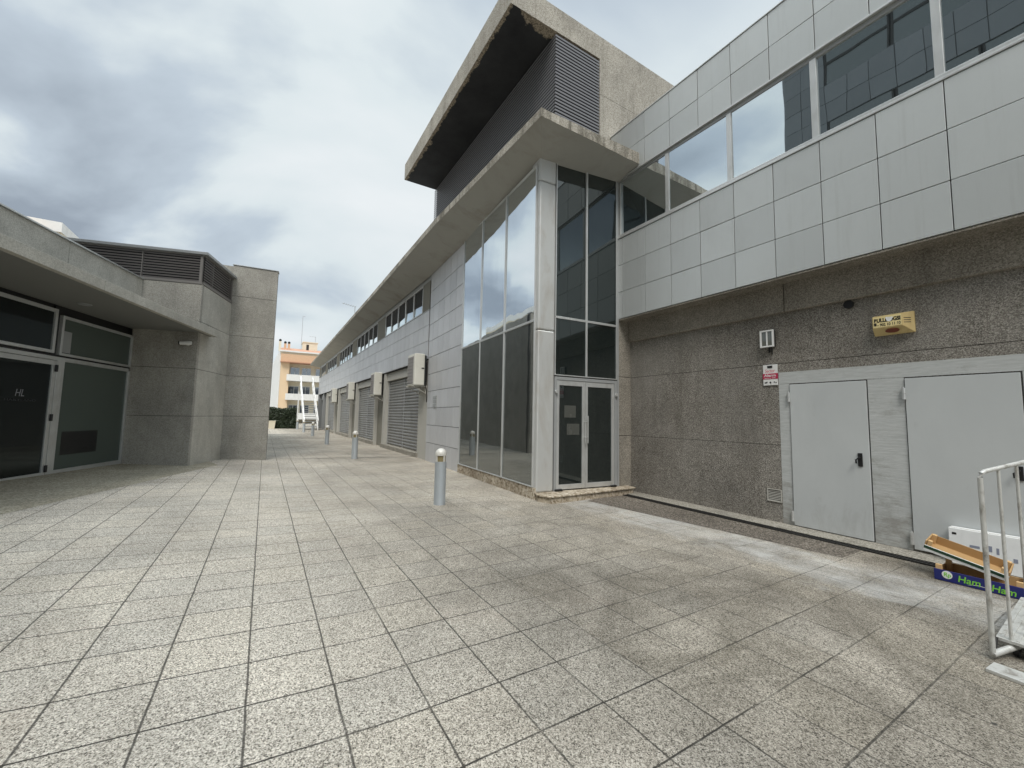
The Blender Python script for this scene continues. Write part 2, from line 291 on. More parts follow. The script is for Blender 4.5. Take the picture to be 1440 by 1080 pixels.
# ------------------------------------------------------------------ mesh builder
class MB:
    def __init__(s): s.v = []; s.f = []; s.mi = []; s.cur = 0
    def add(s, vs, fs):
        o = len(s.v); s.v += [Vector(v) for v in vs]
        for f in fs: s.f.append([o+i for i in f]); s.mi.append(s.cur)
        return s
    def hexa(s, b, t):            # bottom 4 and top 4 points, same winding
        return s.add(list(b)+list(t), [(0,3,2,1),(4,5,6,7),(0,1,5,4),(1,2,6,5),(2,3,7,6),(3,0,4,7)])
    def box(s, x0, x1, y0, y1, z0, z1):
        return s.hexa([(x0,y0,z0),(x1,y0,z0),(x1,y1,z0),(x0,y1,z0)], [(x0,y0,z1),(x1,y0,z1),(x1,y1,z1),(x0,y1,z1)])
    def obox(s, o, a, b, c):      # corner + three edge vectors
        o, a, b, c = map(Vector, (o, a, b, c))
        return s.hexa([o,o+a,o+a+b,o+b], [o+c,o+a+c,o+a+b+c,o+b+c])
    def prism(s, poly, z0, z1):   # z0/z1 numbers or lists
        n = len(poly)
        za = z0 if isinstance(z0, (list, tuple)) else [z0]*n
        zb = z1 if isinstance(z1, (list, tuple)) else [z1]*n
        vs = [(p[0],p[1],za[i]) for i, p in enumerate(poly)] + [(p[0],p[1],zb[i]) for i, p in enumerate(poly)]
        fs = [tuple(range(n-1,-1,-1)), tuple(range(n,2*n))] + [(i,(i+1)%n,n+(i+1)%n,n+i) for i in range(n)]
        return s.add(vs, fs)
    def tube(s, pts, r, n=10, cap=True):
        pts = [Vector(p) for p in pts]; base = len(s.v); vs = []
        for i, p in enumerate(pts):
            d = (pts[min(i+1,len(pts)-1)] - pts[max(i-1,0)]).normalized()
            a = d.cross(Vector((0,0,1)) if abs(d.z) < 0.9 else Vector((1,0,0))).normalized(); b = d.cross(a)
            rr = r[i] if isinstance(r, (list, tuple)) else r
            vs += [p + a*rr*cos(2*pi*k/n) + b*rr*sin(2*pi*k/n) for k in range(n)]
        fs = [(i*n+k, i*n+(k+1)%n, (i+1)*n+(k+1)%n, (i+1)*n+k) for i in range(len(pts)-1) for k in range(n)]
        if cap: fs += [tuple(range(n-1,-1,-1)), tuple(range((len(pts)-1)*n, len(pts)*n))]
        return s.add(vs, fs)
    def lathe(s, c, prof, n=24):
        c = Vector(c); vs = [c + Vector((r*cos(2*pi*k/n), r*sin(2*pi*k/n), z)) for r, z in prof for k in range(n)]
        fs = [(i*n+k, i*n+(k+1)%n, (i+1)*n+(k+1)%n, (i+1)*n+k) for i in range(len(prof)-1) for k in range(n)]
        fs += [tuple(range(n-1,-1,-1)), tuple(range((len(prof)-1)*n, len(prof)*n))]
        return s.add(vs, fs)
    def build(s, name, mat, parent=None, bevel=0.0, smooth=False):
        root = parent; off = Vector((0,0,-ZO))
        while root is not None:
            off += root.location; root = root.parent
        me = bpy.data.meshes.new(name)
        me.from_pydata([tuple(v-off) for v in s.v], [], s.f)
        mats = mat if isinstance(mat, (list, tuple)) else [mat]
        for m in mats: me.materials.append(M[m] if isinstance(m, str) else m)
        for i, p in enumerate(me.polygons): p.material_index = s.mi[i]; p.use_smooth = smooth
        me.update()
        import bmesh
        bm = bmesh.new(); bm.from_mesh(me); bmesh.ops.recalc_face_normals(bm, faces=bm.faces); bm.to_mesh(me); bm.free()
        o = bpy.data.objects.new(name, me); COL.objects.link(o)
        if parent is not None: o.parent = parent
        if bevel:
            b = o.modifiers.new('bevel', 'BEVEL'); b.width = bevel; b.segments = 2; b.limit_method = 'ANGLE'; b.angle_limit = radians(40)
        if smooth:
            try: me.set_sharp_from_angle(angle=radians(40))
            except Exception: pass
        return o

class Pl:
    """a vertical plane: origin, heading (degrees clockwise from +Y), outward side (+1 right, -1 left); d > 0 is outward"""
    def __init__(s, x, y, ang, side):
        s.o = Vector((x,y,0)); a = radians(ang); s.u = Vector((sin(a),cos(a),0)); s.n = Vector((cos(a),-sin(a),0))*side
    def p(s, t, d, z): q = s.o + s.u*t + s.n*d; return Vector((q.x,q.y,z))
    def box(s, mb, t0, t1, d0, d1, z0, z1):
        return mb.hexa([s.p(t0,d0,z0),s.p(t1,d0,z0),s.p(t1,d1,z0),s.p(t0,d1,z0)], [s.p(t0,d0,z1),s.p(t1,d0,z1),s.p(t1,d1,z1),s.p(t0,d1,z1)])

def thing(name, label, cat, loc, group=None):
    o = bpy.data.objects.new(name, None); COL.objects.link(o)
    o.location = (loc[0], loc[1], loc[2]+ZO); o.empty_display_size = 0.2
    o['label'] = label; o['category'] = cat
    if group: o['group'] = group
    bpy.context.view_layer.update()
    return o
def tag(o, label, cat, group=None):
    o['label'] = label; o['category'] = cat
    if group: o['group'] = group
    return o
def structure(o): o['kind'] = 'structure'; return o
def copy_tree(o, parent=None):
    c = o.copy(); COL.objects.link(c)
    if parent is not None: c.parent = parent
    for ch in list(o.children): copy_tree(ch, c)
    return c
def text(name, s, size, o, right, up, mat, parent=None, depth=0.002, fit=None, shear=0.0, bold=0.0):
    """lettering as a thin solid: baseline starts at o"""
    cu = bpy.data.curves.new(name, 'FONT'); cu.body = s; cu.size = size; cu.extrude = depth; cu.shear = shear; cu.offset = bold
    tmp = bpy.data.objects.new(name, cu); COL.objects.link(tmp)
    bpy.context.view_layer.update()
    dg = bpy.context.evaluated_depsgraph_get()
    me = bpy.data.meshes.new_from_object(tmp.evaluated_get(dg))
    COL.objects.unlink(tmp); bpy.data.objects.remove(tmp)
    r, u = Vector(right).normalized(), Vector(up).normalized(); n = r.cross(u)
    w = max(v.co.x for v in me.vertices) or 1
    k = fit/w if fit else 1.0
    off = Vector((0,0,-ZO)); root = parent
    while root is not None: off += root.location; root = root.parent
    for v in me.vertices: v.co = Vector(o) + r*v.co.x*k + u*v.co.y + n*v.co.z - off
    me.materials.clear(); me.materials.append(M[mat]); me.name = name
    ob = bpy.data.objects.new(name, me); COL.objects.link(ob)
    if parent is not None: ob.parent = parent
    return ob

def lean(k):
    a, b = random.uniform(-k, k), random.uniform(-k, k)
    return [b, 0.0, a+b, a]          # stays one plane: right foot, left foot, right head, left head
# ------------------------------------------------------------------ ground
def gz(x, y):
    x = max(x, -6.5)
    return -1.506 - 0.0527*min(x, 0.63) - 0.0065*max(0, min(x, 12)-0.63) - 0.0009*min(y, 60)
mb = MB()
xs = [-300,-60,-20,-6.5,-3,0.1,0.63,1.2,3,6.6,7.2,12,60,400]; ys = [-200,-20,-4,0,4,8,12,16,24,40,60,120,700]
vs = [(x,y,gz(x,y)) for y in ys for x in xs]; n = len(xs)
mb.add(vs, [(j*n+i, j*n+i+1, (j+1)*n+i+1, (j+1)*n+i) for j in range(len(ys)-1) for i in range(n-1)])
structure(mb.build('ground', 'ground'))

def sheet(name, poly, mat, lift=0.004, kind=True):
    mb = MB(); mb.add([(x,y,gz(x,y)+lift) for x, y in poly], [tuple(range(len(poly)))])
    o = mb.build(name, mat)
    return structure(o) if kind else o
# pale forecourt strip in front of the pavilion
sheet('forecourt_paving', [(-1.02,13.85),(-1.32,12.91),(-2.81,7.93),(-4.6,2.0),(-6.2,2.0),(-6.2,4.4),(-3.1,14.0),(-1.70,13.66),(-1.3,14.9)], 'beige')
# washed gravel strip and gutter by the service wing
sheet('gravel_strip', [(5.42,6.06),(5.93,2.2),(6.5,2.2),(6.5,6.25),(5.9,6.28)], 'gravel')
sheet('gutter_bed', [(6.5,-4.5),(6.645,-4.5),(6.645,6.3),(6.5,6.3)], 'iron', 0.003)
mb = MB(); mb.box(6.645,7.03,-5,6.4,-1.75,-1.556); structure(mb.build('kerb', 'kerb', None, 0.012))
sheet('slot_drain_bed', [(0.42,15.86),(4.95,15.52),(4.95,15.575),(0.42,15.915)], 'iron', 0.004)
# drain grate
g = thing('drain_grate', 'long rusty black gutter grate along the foot of the pebbledash wall', 'drain grate', (6.57,3,-1.58))
mb = MB()
y = -3.0
while y < 6.25:
    mb.box(6.515,6.632,y,y+0.014,-1.577,-1.566); y += 0.034
mb.build('grate_bars', 'iron', g)
mb = MB(); mb.box(6.502,6.516,-3.02,6.28,-1.577,-1.563); mb.box(6.631,6.643,-3.02,6.28,-1.577,-1.563); mb.build('grate_frame', 'iron', g)

# ------------------------------------------------------------------ office building
OB = thing('office_building', 'long grey office building with glazed corner tower, louvred roof box, shutters and service wing', 'building', (4.53,6.58,-1.57))

# --- service wing (right)
W = Pl(7.0, 0, 0, -1)      # wall face
mb = MB()
YE = -5.0
for z0, z1 in ((-1.75,-0.359),(-0.351,0.936),(0.944,2.32)): W.box(mb, YE, 6.47, -0.25, 0, z0, z1)
mb.cur = 1; W.box(mb, YE, 6.47, -0.22, -0.014, -1.6, 2.2)
mb.build('lower_wall', ['pebble','gap'], OB)
mb = MB(); W.box(mb, YE, 3.195, -0.1, 0.07, 1.745, 2.21); W.box(mb, 3.203, 6.43, -0.1, 0.07, 1.745, 2.21)
mb.build('ring_beam', 'beamc', OB, 0.015)
mb = MB(); mb.box(6.63,6.93,YE,6.45,2.195,2.22); mb.build('wing_soffit', 'beamc', OB)
mb = MB(); mb.box(6.69,7.3,YE,6.47,2.224,6.55); mb.box(7.3,14,YE,6.6,-1.7,6.5)
mb.build('wing_core', 'gap', OB)
def tiles(mb, pl, edges_t, edges_z, d0, d1, gap=0.005, jitter=0.0015):
    for a, b in zip(edges_t[:-1], edges_t[1:]):
        for c, e in zip(edges_z[:-1], edges_z[1:]):
            j = lean(jitter*1.5)
            t0, t1, z0, z1 = a+gap, b-gap, c+gap, e-gap
            mb.hexa([pl.p(t0,d0,z0),pl.p(t1,d0,z0),pl.p(t1,d1+j[0],z0),pl.p(t0,d1+j[1],z0)],
                    [pl.p(t0,d0,z1),pl.p(t1,d0,z1),pl.p(t1,d1+j[2],z1),pl.p(t0,d1+j[3],z1)])
PF = Pl(6.62, 0, 0, -1)
et = [6.305-0.632*k for k in range(0, 18)][::-1]+[6.455]
mb = MB(); tiles(mb, PF, et, [2.225,2.83,3.445,4.065], -0.05, 0); mb.build('spandrel_cladding', 'clad', OB, 0.003)
mb = MB(); tiles(mb, PF, et[:-1]+[6.305,6.66], [5.475,6.04,6.63], -0.05, 0); mb.build('parapet_cladding', 'clad', OB, 0.003)
mb = MB(); PF.box(mb, YE, 6.67, -0.2, 0.012, 6.632, 6.655); PF.box(mb, YE, 6.46, -0.06, 0.014, 5.445, 5.472)
mb.build('parapet_trim', 'alu', OB, 0.003)
mb = MB(); PF.box(mb, YE, 6.455, -0.12, 0.012, 4.068, 4.10); PF.box(mb, YE, 6.455, -0.12, -0.004, 4.10, 4.155); mb.build('window_sill', 'alu', OB, 0.004)
mb = MB(); PF.box(mb, YE, 6.455, -0.12, -0.03, 5.38, 5.44); mb.build('window_head', 'alud', OB)
ym = [6.41-1.283*k for k in range(0, 9)]
for i in range(8):
    a, b = ym[i+1], ym[i]
    mb = MB()
    w = 0.042
    PF.box(mb, a-w, a+w, -0.10, -0.022, 4.156, 5.379)
    fr = mb.build('window', 'alu', OB, 0.003)
    if i == 0: mb = MB(); PF.box(mb, b-0.03, b+0.045, -0.10, -0.022, 4.156, 5.379); mb.build('mullion', 'alu', fr, 0.003)
    mb = MB(); lo, hi = a+w+0.002, b-(w if i else 0.03)-0.002
    j = lean(0.006)
    mb.hexa([PF.p(lo,-0.08,4.157),PF.p(hi,-0.08,4.157),PF.p(hi,-0.05+j[0],4.157),PF.p(lo,-0.05+j[1],4.157)],
            [PF.p(lo,-0.08,5.378),PF.p(hi,-0.08,5.378),PF.p(hi,-0.05+j[2],5.378),PF.p(lo,-0.05+j[3],5.378)])
    mb.build('pane', 'glassr', fr)

# painted surround and the two steel service doors
mb = MB()
for a, b, c, e in ((0.30,3.342,0.612,0.795),(3.192,3.342,-1.552,0.608),(1.852,2.222,-1.552,0.608),(0.30,0.89,-1.552,0.608)):
    W.box(mb, a, b, -0.02, 0.004, c, e)
mb.build('painted_surround', 'brush', OB)
for (y0, y1, z0, handle, hz) in ((2.236,3.182,-1.545,2.335,(-0.395,-0.575)),(0.905,1.842,-1.53,0.962,(-0.42,-0.575))):
    mb = MB(); W.box(mb, y0-0.012, y1+0.009, -0.03, 0.0015, z0-0.008, 0.606); fr = mb.build('service_door', 'gap', OB)
    mb = MB(); W.box(mb, y0, y1, -0.02, 0.022, z0, 0.594); mb.build('door_leaf', 'door', fr, 0.004)
    mb = MB()
    c = (hz[0]+hz[1])/2
    W.box(mb, handle-0.026, handle+0.026, 0.0225, 0.034, hz[1], hz[0])
    mb.tube([W.p(handle, 0.034, c+0.03), W.p(handle, 0.075, c+0.03)], 0.011)
    mb.tube([W.p(handle, 0.07, c+0.032), W.p(handle+0.035, 0.074, c+0.0), W.p(handle+0.03, 0.074, c-0.05)], 0.011)
    mb.build('handle', 'black', fr, 0.004)
    for z in (0.40, z0+0.13):
        mb = MB(); q = W.p(y1+0.012, 0.022, 0)
        mb.tube([(q.x-0.012,q.y,z-0.075),(q.x-0.012,q.y,z-0.004)], 0.019); mb.tube([(q.x-0.012,q.y,z),(q.x-0.012,q.y,z+0.07)], 0.019); mb.tube([(q.x-0.012,q.y,z+0.07),(q.x-0.012,q.y,z+0.085)], 0.01)
        mb.build('hinge', 'alu', fr, 0, True)

# --- glazed tower
S1 = Pl(4.533, 6.58, 3.46, -1)
DR = Pl(4.533, 6.58, 93.46, 1)
mb = MB()   # stone plinth under the glass and the entrance step
S1.box(mb, -0.02, 4.25, -0.3, 0.02, -1.72, -1.352)
mb.build('stone_plinth', 'stone', OB, 0.006)
mb = MB()
P0, P1, P2, P3 = DR.p(0.10,0.43,0), DR.p(2.10,0.25,0), DR.p(2.40,0.0,0), DR.p(0.0,0.02,0)
mb.prism([P0, P1, DR.p(2.33,0.22,0), DR.p(2.36,-0.03,0), DR.p(0.02,-0.03,0), DR.p(-0.03,0.16,0)], -1.72, -1.468)
mb.build('entrance_step', 'stone', OB, 0.012)
mb = MB()
mb.prism([DR.p(0.07,0.46,0), DR.p(2.12,0.28,0), DR.p(2.37,0.245,0), DR.p(2.38,-0.03,0), DR.p(0.0,-0.03,0), DR.p(-0.06,0.16,0)], -1.466, -1.436)
mb.build('step_slab', 'stone', OB, 0.008)
# corner column clad in painted metal, with a joint near its head
mb = MB()
for z0, z1 in ((-1.434,1.75),(1.756,4.846),(4.852,5.42)):
    mb.prism([DR.p(0.0,0.035,0), DR.p(0.395,0.035,0), DR.p(0.395,-0.3,0), DR.p(0.0,-0.3,0)], z0, z1)
mb.build('corner_column', 'colm', OB, 0.03)
# side glazing, facing the plaza
def glazing(pl, ts, zs, d, parent, tops=None, mat='glass', name='window', w=0.022, fd=0.035):
    for k in range(len(zs)-1):
        for i in range(len(ts)-1):
            t0, t1, z0, z1 = ts[i], ts[i+1], zs[k], zs[k+1]
            mb = MB(); a = w
            pl.box(mb, t0+0.001, t0+a, -0.05, fd, z0+0.001, z1-0.001); pl.box(mb, t1-a, t1-0.001, -0.05, fd, z0+0.001, z1-0.001)
            pl.box(mb, t0+a+0.001, t1-a-0.001, -0.05, fd-0.003, z0+0.001, z0+a); pl.box(mb, t0+a+0.001, t1-a-0.001, -0.05, fd-0.003, z1-a, z1-0.001)
            fr = mb.build(name, 'alu', parent, 0.003)
            mb = MB(); j = lean(0.008)
            mb.hexa([pl.p(t0+a,-0.03,z0+a),pl.p(t1-a,-0.03,z0+a),pl.p(t1-a,d+j[0],z0+a),pl.p(t0+a,d+j[1],z0+a)],
                    [pl.p(t0+a,-0.03,z1-a),pl.p(t1-a,-0.03,z1-a),pl.p(t1-a,d+j[2],z1-a),pl.p(t0+a,d+j[3],z1-a)])
            mb.build('pane', mat if isinstance(mat, str) else mat[k], fr)
glazing(S1, [0.06,1.43,2.82,4.17], [-1.345,1.953,5.22], 0.01, OB, mat=['glassm','glass'])
mb = MB(); S1.box(mb, 0.05, 4.2, -0.3, -0.06, -1.5, 5.3); DR.box(mb, 0.32, 2.1, -0.3, -0.06, -1.43, 5.5); mb.build('tower_core', 'gap', OB)
# front glazing over the door
glazing(DR, [0.405,1.205,2.05], [0.862,2.06], 0.01, OB, mat='glassd')
glazing(DR, [0.405,1.205,2.05], [2.062,5.44], 0.01, OB, mat='glassd')
mb = MB(); DR.box(mb, 2.051, 2.10, -0.1, 0.03, -1.43, 5.44); mb.build('glazing_post', 'alud', OB)
# entrance door
mb = MB()
DR.box(mb, 0.41, 0.47, -0.05, 0.03, -1.434, 0.84); DR.box(mb, 1.98, 2.045, -0.05, 0.03, -1.434, 0.84); DR.box(mb, 0.471, 1.979, -0.05, 0.03, 0.775, 0.84)
ed = mb.build('entrance_door', 'alud', OB, 0.003)
for a, b in ((0.475,1.186),(1.194,1.975)):
    mb = MB(); st = 0.078
    DR.box(mb, a, a+st-0.02, -0.03, 0.022, -1.41, 0.77); DR.box(mb, b-st, b, -0.03, 0.022, -1.41, 0.77)
    DR.box(mb, a+st-0.019, b-st-0.001, -0.03, 0.02, -1.41, -1.315); DR.box(mb, a+st-0.019, b-st-0.001, -0.03, 0.02, 0.67, 0.77)
    lf = mb.build('door_leaf', 'alu', ed, 0.003)
    mb = MB(); DR.box(mb, a+st-0.02, b-st, -0.02, 0.002, -1.315, 0.67); mb.build('door_glass', 'glassd', ed)
for t, s in ((1.165,-1),(1.222,1)):
    mb = MB()
    mb.tube([DR.p(t,0.065,-0.5), DR.p(t,0.065,0.06)], 0.013, 12)
    for z in (-0.38,-0.06): mb.tube([DR.p(t,0.02,z), DR.p(t,0.065,z)], 0.011, 10)
    mb.build('handle', 'alu', ed, 0, True)
for a in (0.44,2.0): mb = MB(); DR.box(mb, a-0.02, a+0.03, 0.03, 0.075, 0.5, 0.56); mb.tube([DR.p(a-0.03,0.05,0.535),DR.p(a+0.035,0.06,0.55)], 0.016, 8); mb.build('door_pivot', 'alu', ed)
for a, b in ((0.43,0.60),(1.86,2.0)): mb = MB(); DR.box(mb, a, b, 0.022, 0.07, -1.434, -1.395); mb.build('floor_closer', 'iron', ed, 0.006)
for t0, t1, z0, z1 in ((0.668,0.955,0.02,0.265),(0.733,1.045,-0.33,-0.105)):
    mb = MB(); DR.box(mb, t0, t1, 0.0025, 0.0045, z0, z1); mb.build('paper_notice', 'paper', ed)
# concrete return beside the door
mb = MB()
for z0, z1 in ((-1.75,-0.36),(-0.352,0.936),(0.944,2.2)): DR.box(mb, 2.102, 2.475, -0.3, 0.0, z0, z1)
mb.cur = 1; DR.box(mb, 2.11, 2.46, -0.3, -0.012, -1.7, 2.15)
mb.build('door_return_wall', ['beamc','gap'], OB, 0.01)

# tiled wall next to the glazing, up to the kink
KS = 7.62
mb = MB(); rows = [-1.60,-0.936,-0.324,0.279,0.872,1.488,2.1,2.695,3.304,3.927,4.54,5.3]; cols = [4.215,4.843,5.40,5.975,6.575,7.19,KS]
tiles(mb, S1, cols, rows, -0.04, 0.0, 0.008); mb.build('tiled_wall', 'cladw', OB, 0.002)
mb = MB(); S1.box(mb, 4.19, KS, -0.3, -0.035, -1.7, 5.35); S1.box(mb, 4.172, 4.213, -0.3, 0.012, -1.5, 5.25); mb.build('wall_backing', 'gap', OB)
mb = MB(); S1.box(mb, 6.43, 6.86, 0.0, 0.012, 0.28, 0.70)
mb.cur = 1
for k in range(3): S1.box(mb, 6.46, 6.83, 0.012, 0.024, 0.30+0.135*k, 0.40+0.135*k)
mb.build('wall_vent', ['alu','alud'], OB)

# --- long wing with roller shutters
F = Pl(5.0, 0, 0, -1)
ys0, ys1 = 14.24, 50.0
cols = [ys0+0.06]; y = 14.29
while y < ys1-0.6: y += 0.6; cols.append(y)
cols.append(ys1)
mb = MB(); tiles(mb, F, cols, [2.082,2.76,3.362,3.915], -0.05, 0.0, 0.006, 0.001); mb.build('fascia_cladding', 'cladw', OB, 0.002)
mb = MB(); F.box(mb, ys0, ys1, -0.3, -0.045, 2.07, 5.3); F.box(mb, ys0, ys1, -0.6, -0.52, -1.7, 2.1); F.box(mb, ys0, ys1, -0.6, -0.03, 2.045, 2.078)
F.box(mb, ys1, ys1+0.2, -8, -0.02, -1.7, 5.3); mb.box(5.7,14,ys0,ys1,-1.7,5.3)
mb.build('long_wing_core', 'gap', OB)
mb = MB(); F.box(mb, ys0, ys1, -0.2, 0.012, 3.918, 3.945); F.box(mb, ys0, ys1, -0.2, -0.015, 5.04, 5.25); mb.build('window_band_trim', 'alud', OB)
PER = 7.42
for b in range(5):
    o = 15.1+PER*b
    n = 5 if b < 4 else 3
    for i in range(n):
        a, c = o+1.15*i, o+1.15*(i+1)
        mb = MB()
        F.box(mb, a+0.002, a+0.05, -0.12, 0.0, 3.946, 5.038); F.box(mb, c-0.05, c-0.002, -0.12, 0.0, 3.946, 5.038)
        F.box(mb, a+0.051, c-0.051, -0.12, -0.004, 3.946, 3.99); F.box(mb, a+0.051, c-0.051, -0.12, -0.004, 4.99, 5.038)
        fr = mb.build('window', 'alu', OB)
        j = lean(0.006)
        mb = MB(); mb.hexa([F.p(a+0.05,-0.1,3.99),F.p(c-0.05,-0.1,3.99),F.p(c-0.05,-0.03+j[0],3.99),F.p(a+0.05,-0.03+j[1],3.99)],
                           [F.p(a+0.05,-0.1,4.99),F.p(c-0.05,-0.1,4.99),F.p(c-0.05,-0.078+j[2],4.99),F.p(a+0.05,-0.078+j[3],4.99)])
        mb.build('pane', 'glassr', fr)
    e = o+1.15*n
    nx = 15.1+PER*(b+1) if b < 4 else ys1-0.02
    mb = MB(); F.box(mb, e+0.004, nx-0.004, -0.1, -0.002, 3.946, 5.038); mb.build('window_pier', 'pil', OB)
mb = MB(); F.box(mb, ys0+0.06, 15.095, -0.1, -0.002, 3.946, 5.038); mb.build('window_pier', 'pil', OB)
# ground floor bays
for b in range(4):
    y0, y1 = 15.27+PER*b, 20.45+PER*b
    mb = MB(); F.box(mb, y0-0.14, y0-0.002, -0.5, -0.03, -1.7, 2.04); F.box(mb, y1+0.002, y1+0.42, -0.5, -0.05, -1.7, 2.04); F.box(mb, y0, y1, -0.5, -0.12, 1.66, 2.04)
    sh = mb.build('shutter', 'jamb', OB, 0.006)
    mb = MB(); z = -1.41
    mid = (y0+y1)/2
    for (a, c) in ((y0+0.08, mid-0.03), (mid+0.03, y1-0.08)):
        z = -1.408
        while z < 1.62:
            h = 0.132
            pts = [(-0.275,z),(-0.27,z+0.022),(-0.236,z+0.036),(-0.228,z+0.07),(-0.234,z+0.105),(-0.275,z+h)]
            pr = [F.p(a,d,zz) for d, zz in pts]+[F.p(c,d,zz) for d, zz in pts]; q = len(pts)
            mb.add(pr, [(i,i+1,q+i+1,q+i) for i in range(q-1)]); z += h
    mb.build('shutter_curtain', 'shut', sh)
    for a, c, d in ((mid-0.03,mid+0.03,-0.225),(y0+0.002,y0+0.08,-0.215),(y1-0.08,y1-0.002,-0.215)):
        mb = MB(); F.box(mb, a, c, -0.3, d, -1.408, 1.655); mb.build('guide_rail', 'alud', sh)
    mb = MB(); F.box(mb, y0-0.13, y1+0.4, -0.45, 0.02, -1.7, -1.412); mb.build('shutter_sill', 'kerb', sh, 0.01)
    mb = MB(); F.box(mb, y1+0.424, y1+PER-5.18-0.145, -0.5, -0.2, -1.7, 2.04); mb.build('bay_pier', 'pil', OB, 0.01)
mb = MB(); F.box(mb, S1.p(KS,0,0).y+0.02, 15.12, -0.5, -0.025, -1.7, 2.04); mb.build('bay_pier', 'jamb', OB, 0.006)
# dark open shop bay at the far end: recessed front, post, door frame and stacked stock inside
mb = MB(); F.box(mb, 45.6, 45.8, -0.5, -0.03, -1.7, 2.04); F.box(mb, 49.7, 49.98, -0.5, -0.03, -1.7, 2.04); F.box(mb, 45.81, 49.69, -0.5, -0.3, 1.5, 2.04); mb.build('shopfront', 'alud', OB)
# canopy: a thin slab whose underside rises outward
inner = [(6.66,6.45),(4.60,6.57),(4.78,10.7),(4.98,14.2),(5.0,50.3)]
outer = [(6.75,5.82),(4.02,5.80),(3.90,11.1),(4.0,20.0),(4.17,52.0)]
iz = [5.42,5.30,5.14,5.19,5.19]; oz = [5.53,5.53,5.53,5.53,5.53]
mb = MB()
def lerp(a, b, t): return tuple(a[i]+(b[i]-a[i])*t for i in range(len(a)))
steps = [10,16,16,40]
ri, ro = [], []
for k in range(4):
    for s in range(steps[k]):
        t = s/steps[k]; ri.append(lerp((*inner[k],iz[k]),(*inner[k+1],iz[k+1]),t)); ro.append(lerp((*outer[k],oz[k]),(*outer[k+1],oz[k+1]),t))
ri.append((*inner[-1],iz[-1])); ro.append((*outer[-1],oz[-1]))
n = len(ri)
mb.add(ri+ro, [(i,i+1,n+i+1,n+i) for i in range(n-1)]); mb.build('canopy_soffit', 'canopy', OB)
mb = MB()
rough = []
for i, p in enumerate(ro):
    k = max(0, 1-i/9.0)
    rough.append((p[0], p[1]-0.002-random.uniform(0,0.015)*k, p[2]-random.uniform(0,0.004)-random.uniform(0,0.022)*k))
tp = [(p[0]+random.uniform(-0.002,0.002)*(1 if i > 10 else 0), p[1]+random.uniform(-0.005,0.005)*(1 if i <= 10 else 0), p[2]+0.165+0.09*max(0,1-i/9.0)+random.uniform(-0.004,0.004)) for i, p in enumerate(ro)]
inn = [(p[0],p[1],p[2]+0.2) for p in [(a[0]+(0.3 if i>10 else 0), a[1]+(0.3 if i<=10 else 0), 5.53) for i, a in enumerate(ri)]]
fl = [(f[0]*0.985+ i_[0]*0.015, f[1]*0.985+i_[1]*0.015, f[2]) for f, i_ in zip(ro, ri)]
mb.add(rough+tp+inn, [(i,i+1,n+i+1,n+i) for i in range(n-1)]+[(n+i,n+i+1,2*n+i+1,2*n+i) for i in range(n-1)])
mb.add([rough[0],tp[0],inn[0],(6.75,6.45,5.42)],[(0,1,2,3)])
mb.build('canopy_fascia', 'fascia', OB)
mb = MB(); mb.box(5.02,14,14.3,50.2,5.3,5.69); mb.box(4.62,7.5,6.7,14.3,5.45,5.71); mb.build('roof_deck', 'roofg', OB)

# --- louvred box and flying roof slab
BY = 6.68
mb = MB(); mb.box(3.83,6.284,BY,14.15,8.495,9.07); mb.cur = 1
mb.add([(3.835,BY+0.004,8.492),(6.27,BY+0.004,8.492),(6.27,14.145,8.492),(3.835,14.145,8.492)], [(0,3,2,1)])
mb.build('flying_roof_slab', ['towerc','soffitb'], OB, 0.0)
mb = MB(); mb.box(6.286,12.0,BY,14.15,5.4,7.606); mb.box(6.286,12.0,BY,14.15,7.614,9.07); mb.cur = 1; mb.box(6.3,11.9,BY+0.012,14.1,5.4,9.0)
mb.build('roof_box_wall', ['towerc','gap'], OB)
mb = MB(); mb.box(5.06,6.28,BY+0.09,14.1,5.5,8.485); mb.build('louvre_backing', 'louvb', OB)
mb = MB(); z = 5.6
BF = Pl(0, BY, 90, 1); BL = Pl(4.985, 0, 0, -1)
def slat(mb, pl, t0, t1, z, pitch, depth=0.06, thick=0.006):
    a = [(0.0,z),(0.0,z+pitch*0.55),(-0.03,z+pitch*0.53),(-0.03,z+pitch*0.47),(-0.008,z+pitch*0.47),(-0.008,z)]
    q = len(a)
    mb.add([pl.p(t0,d,zz) for d, zz in a]+[pl.p(t1,d,zz) for d, zz in a], [(i,(i+1)%q,q+(i+1)%q,q+i) for i in range(q)]+[tuple(range(q)),tuple(range(2*q-1,q-1,-1))])
z = 5.62
while z < 8.38: slat(mb, BF, 4.985, 6.27, z, 0.0788); z += 0.0788
mb.build('louvre_panel', 'louv', OB)
mb = MB(); z = 5.62
while z < 8.38: slat(mb, BL, BY+0.003, 14.15, z, 0.0788); z += 0.0788
mb.build('louvre_panel', 'louv', OB)

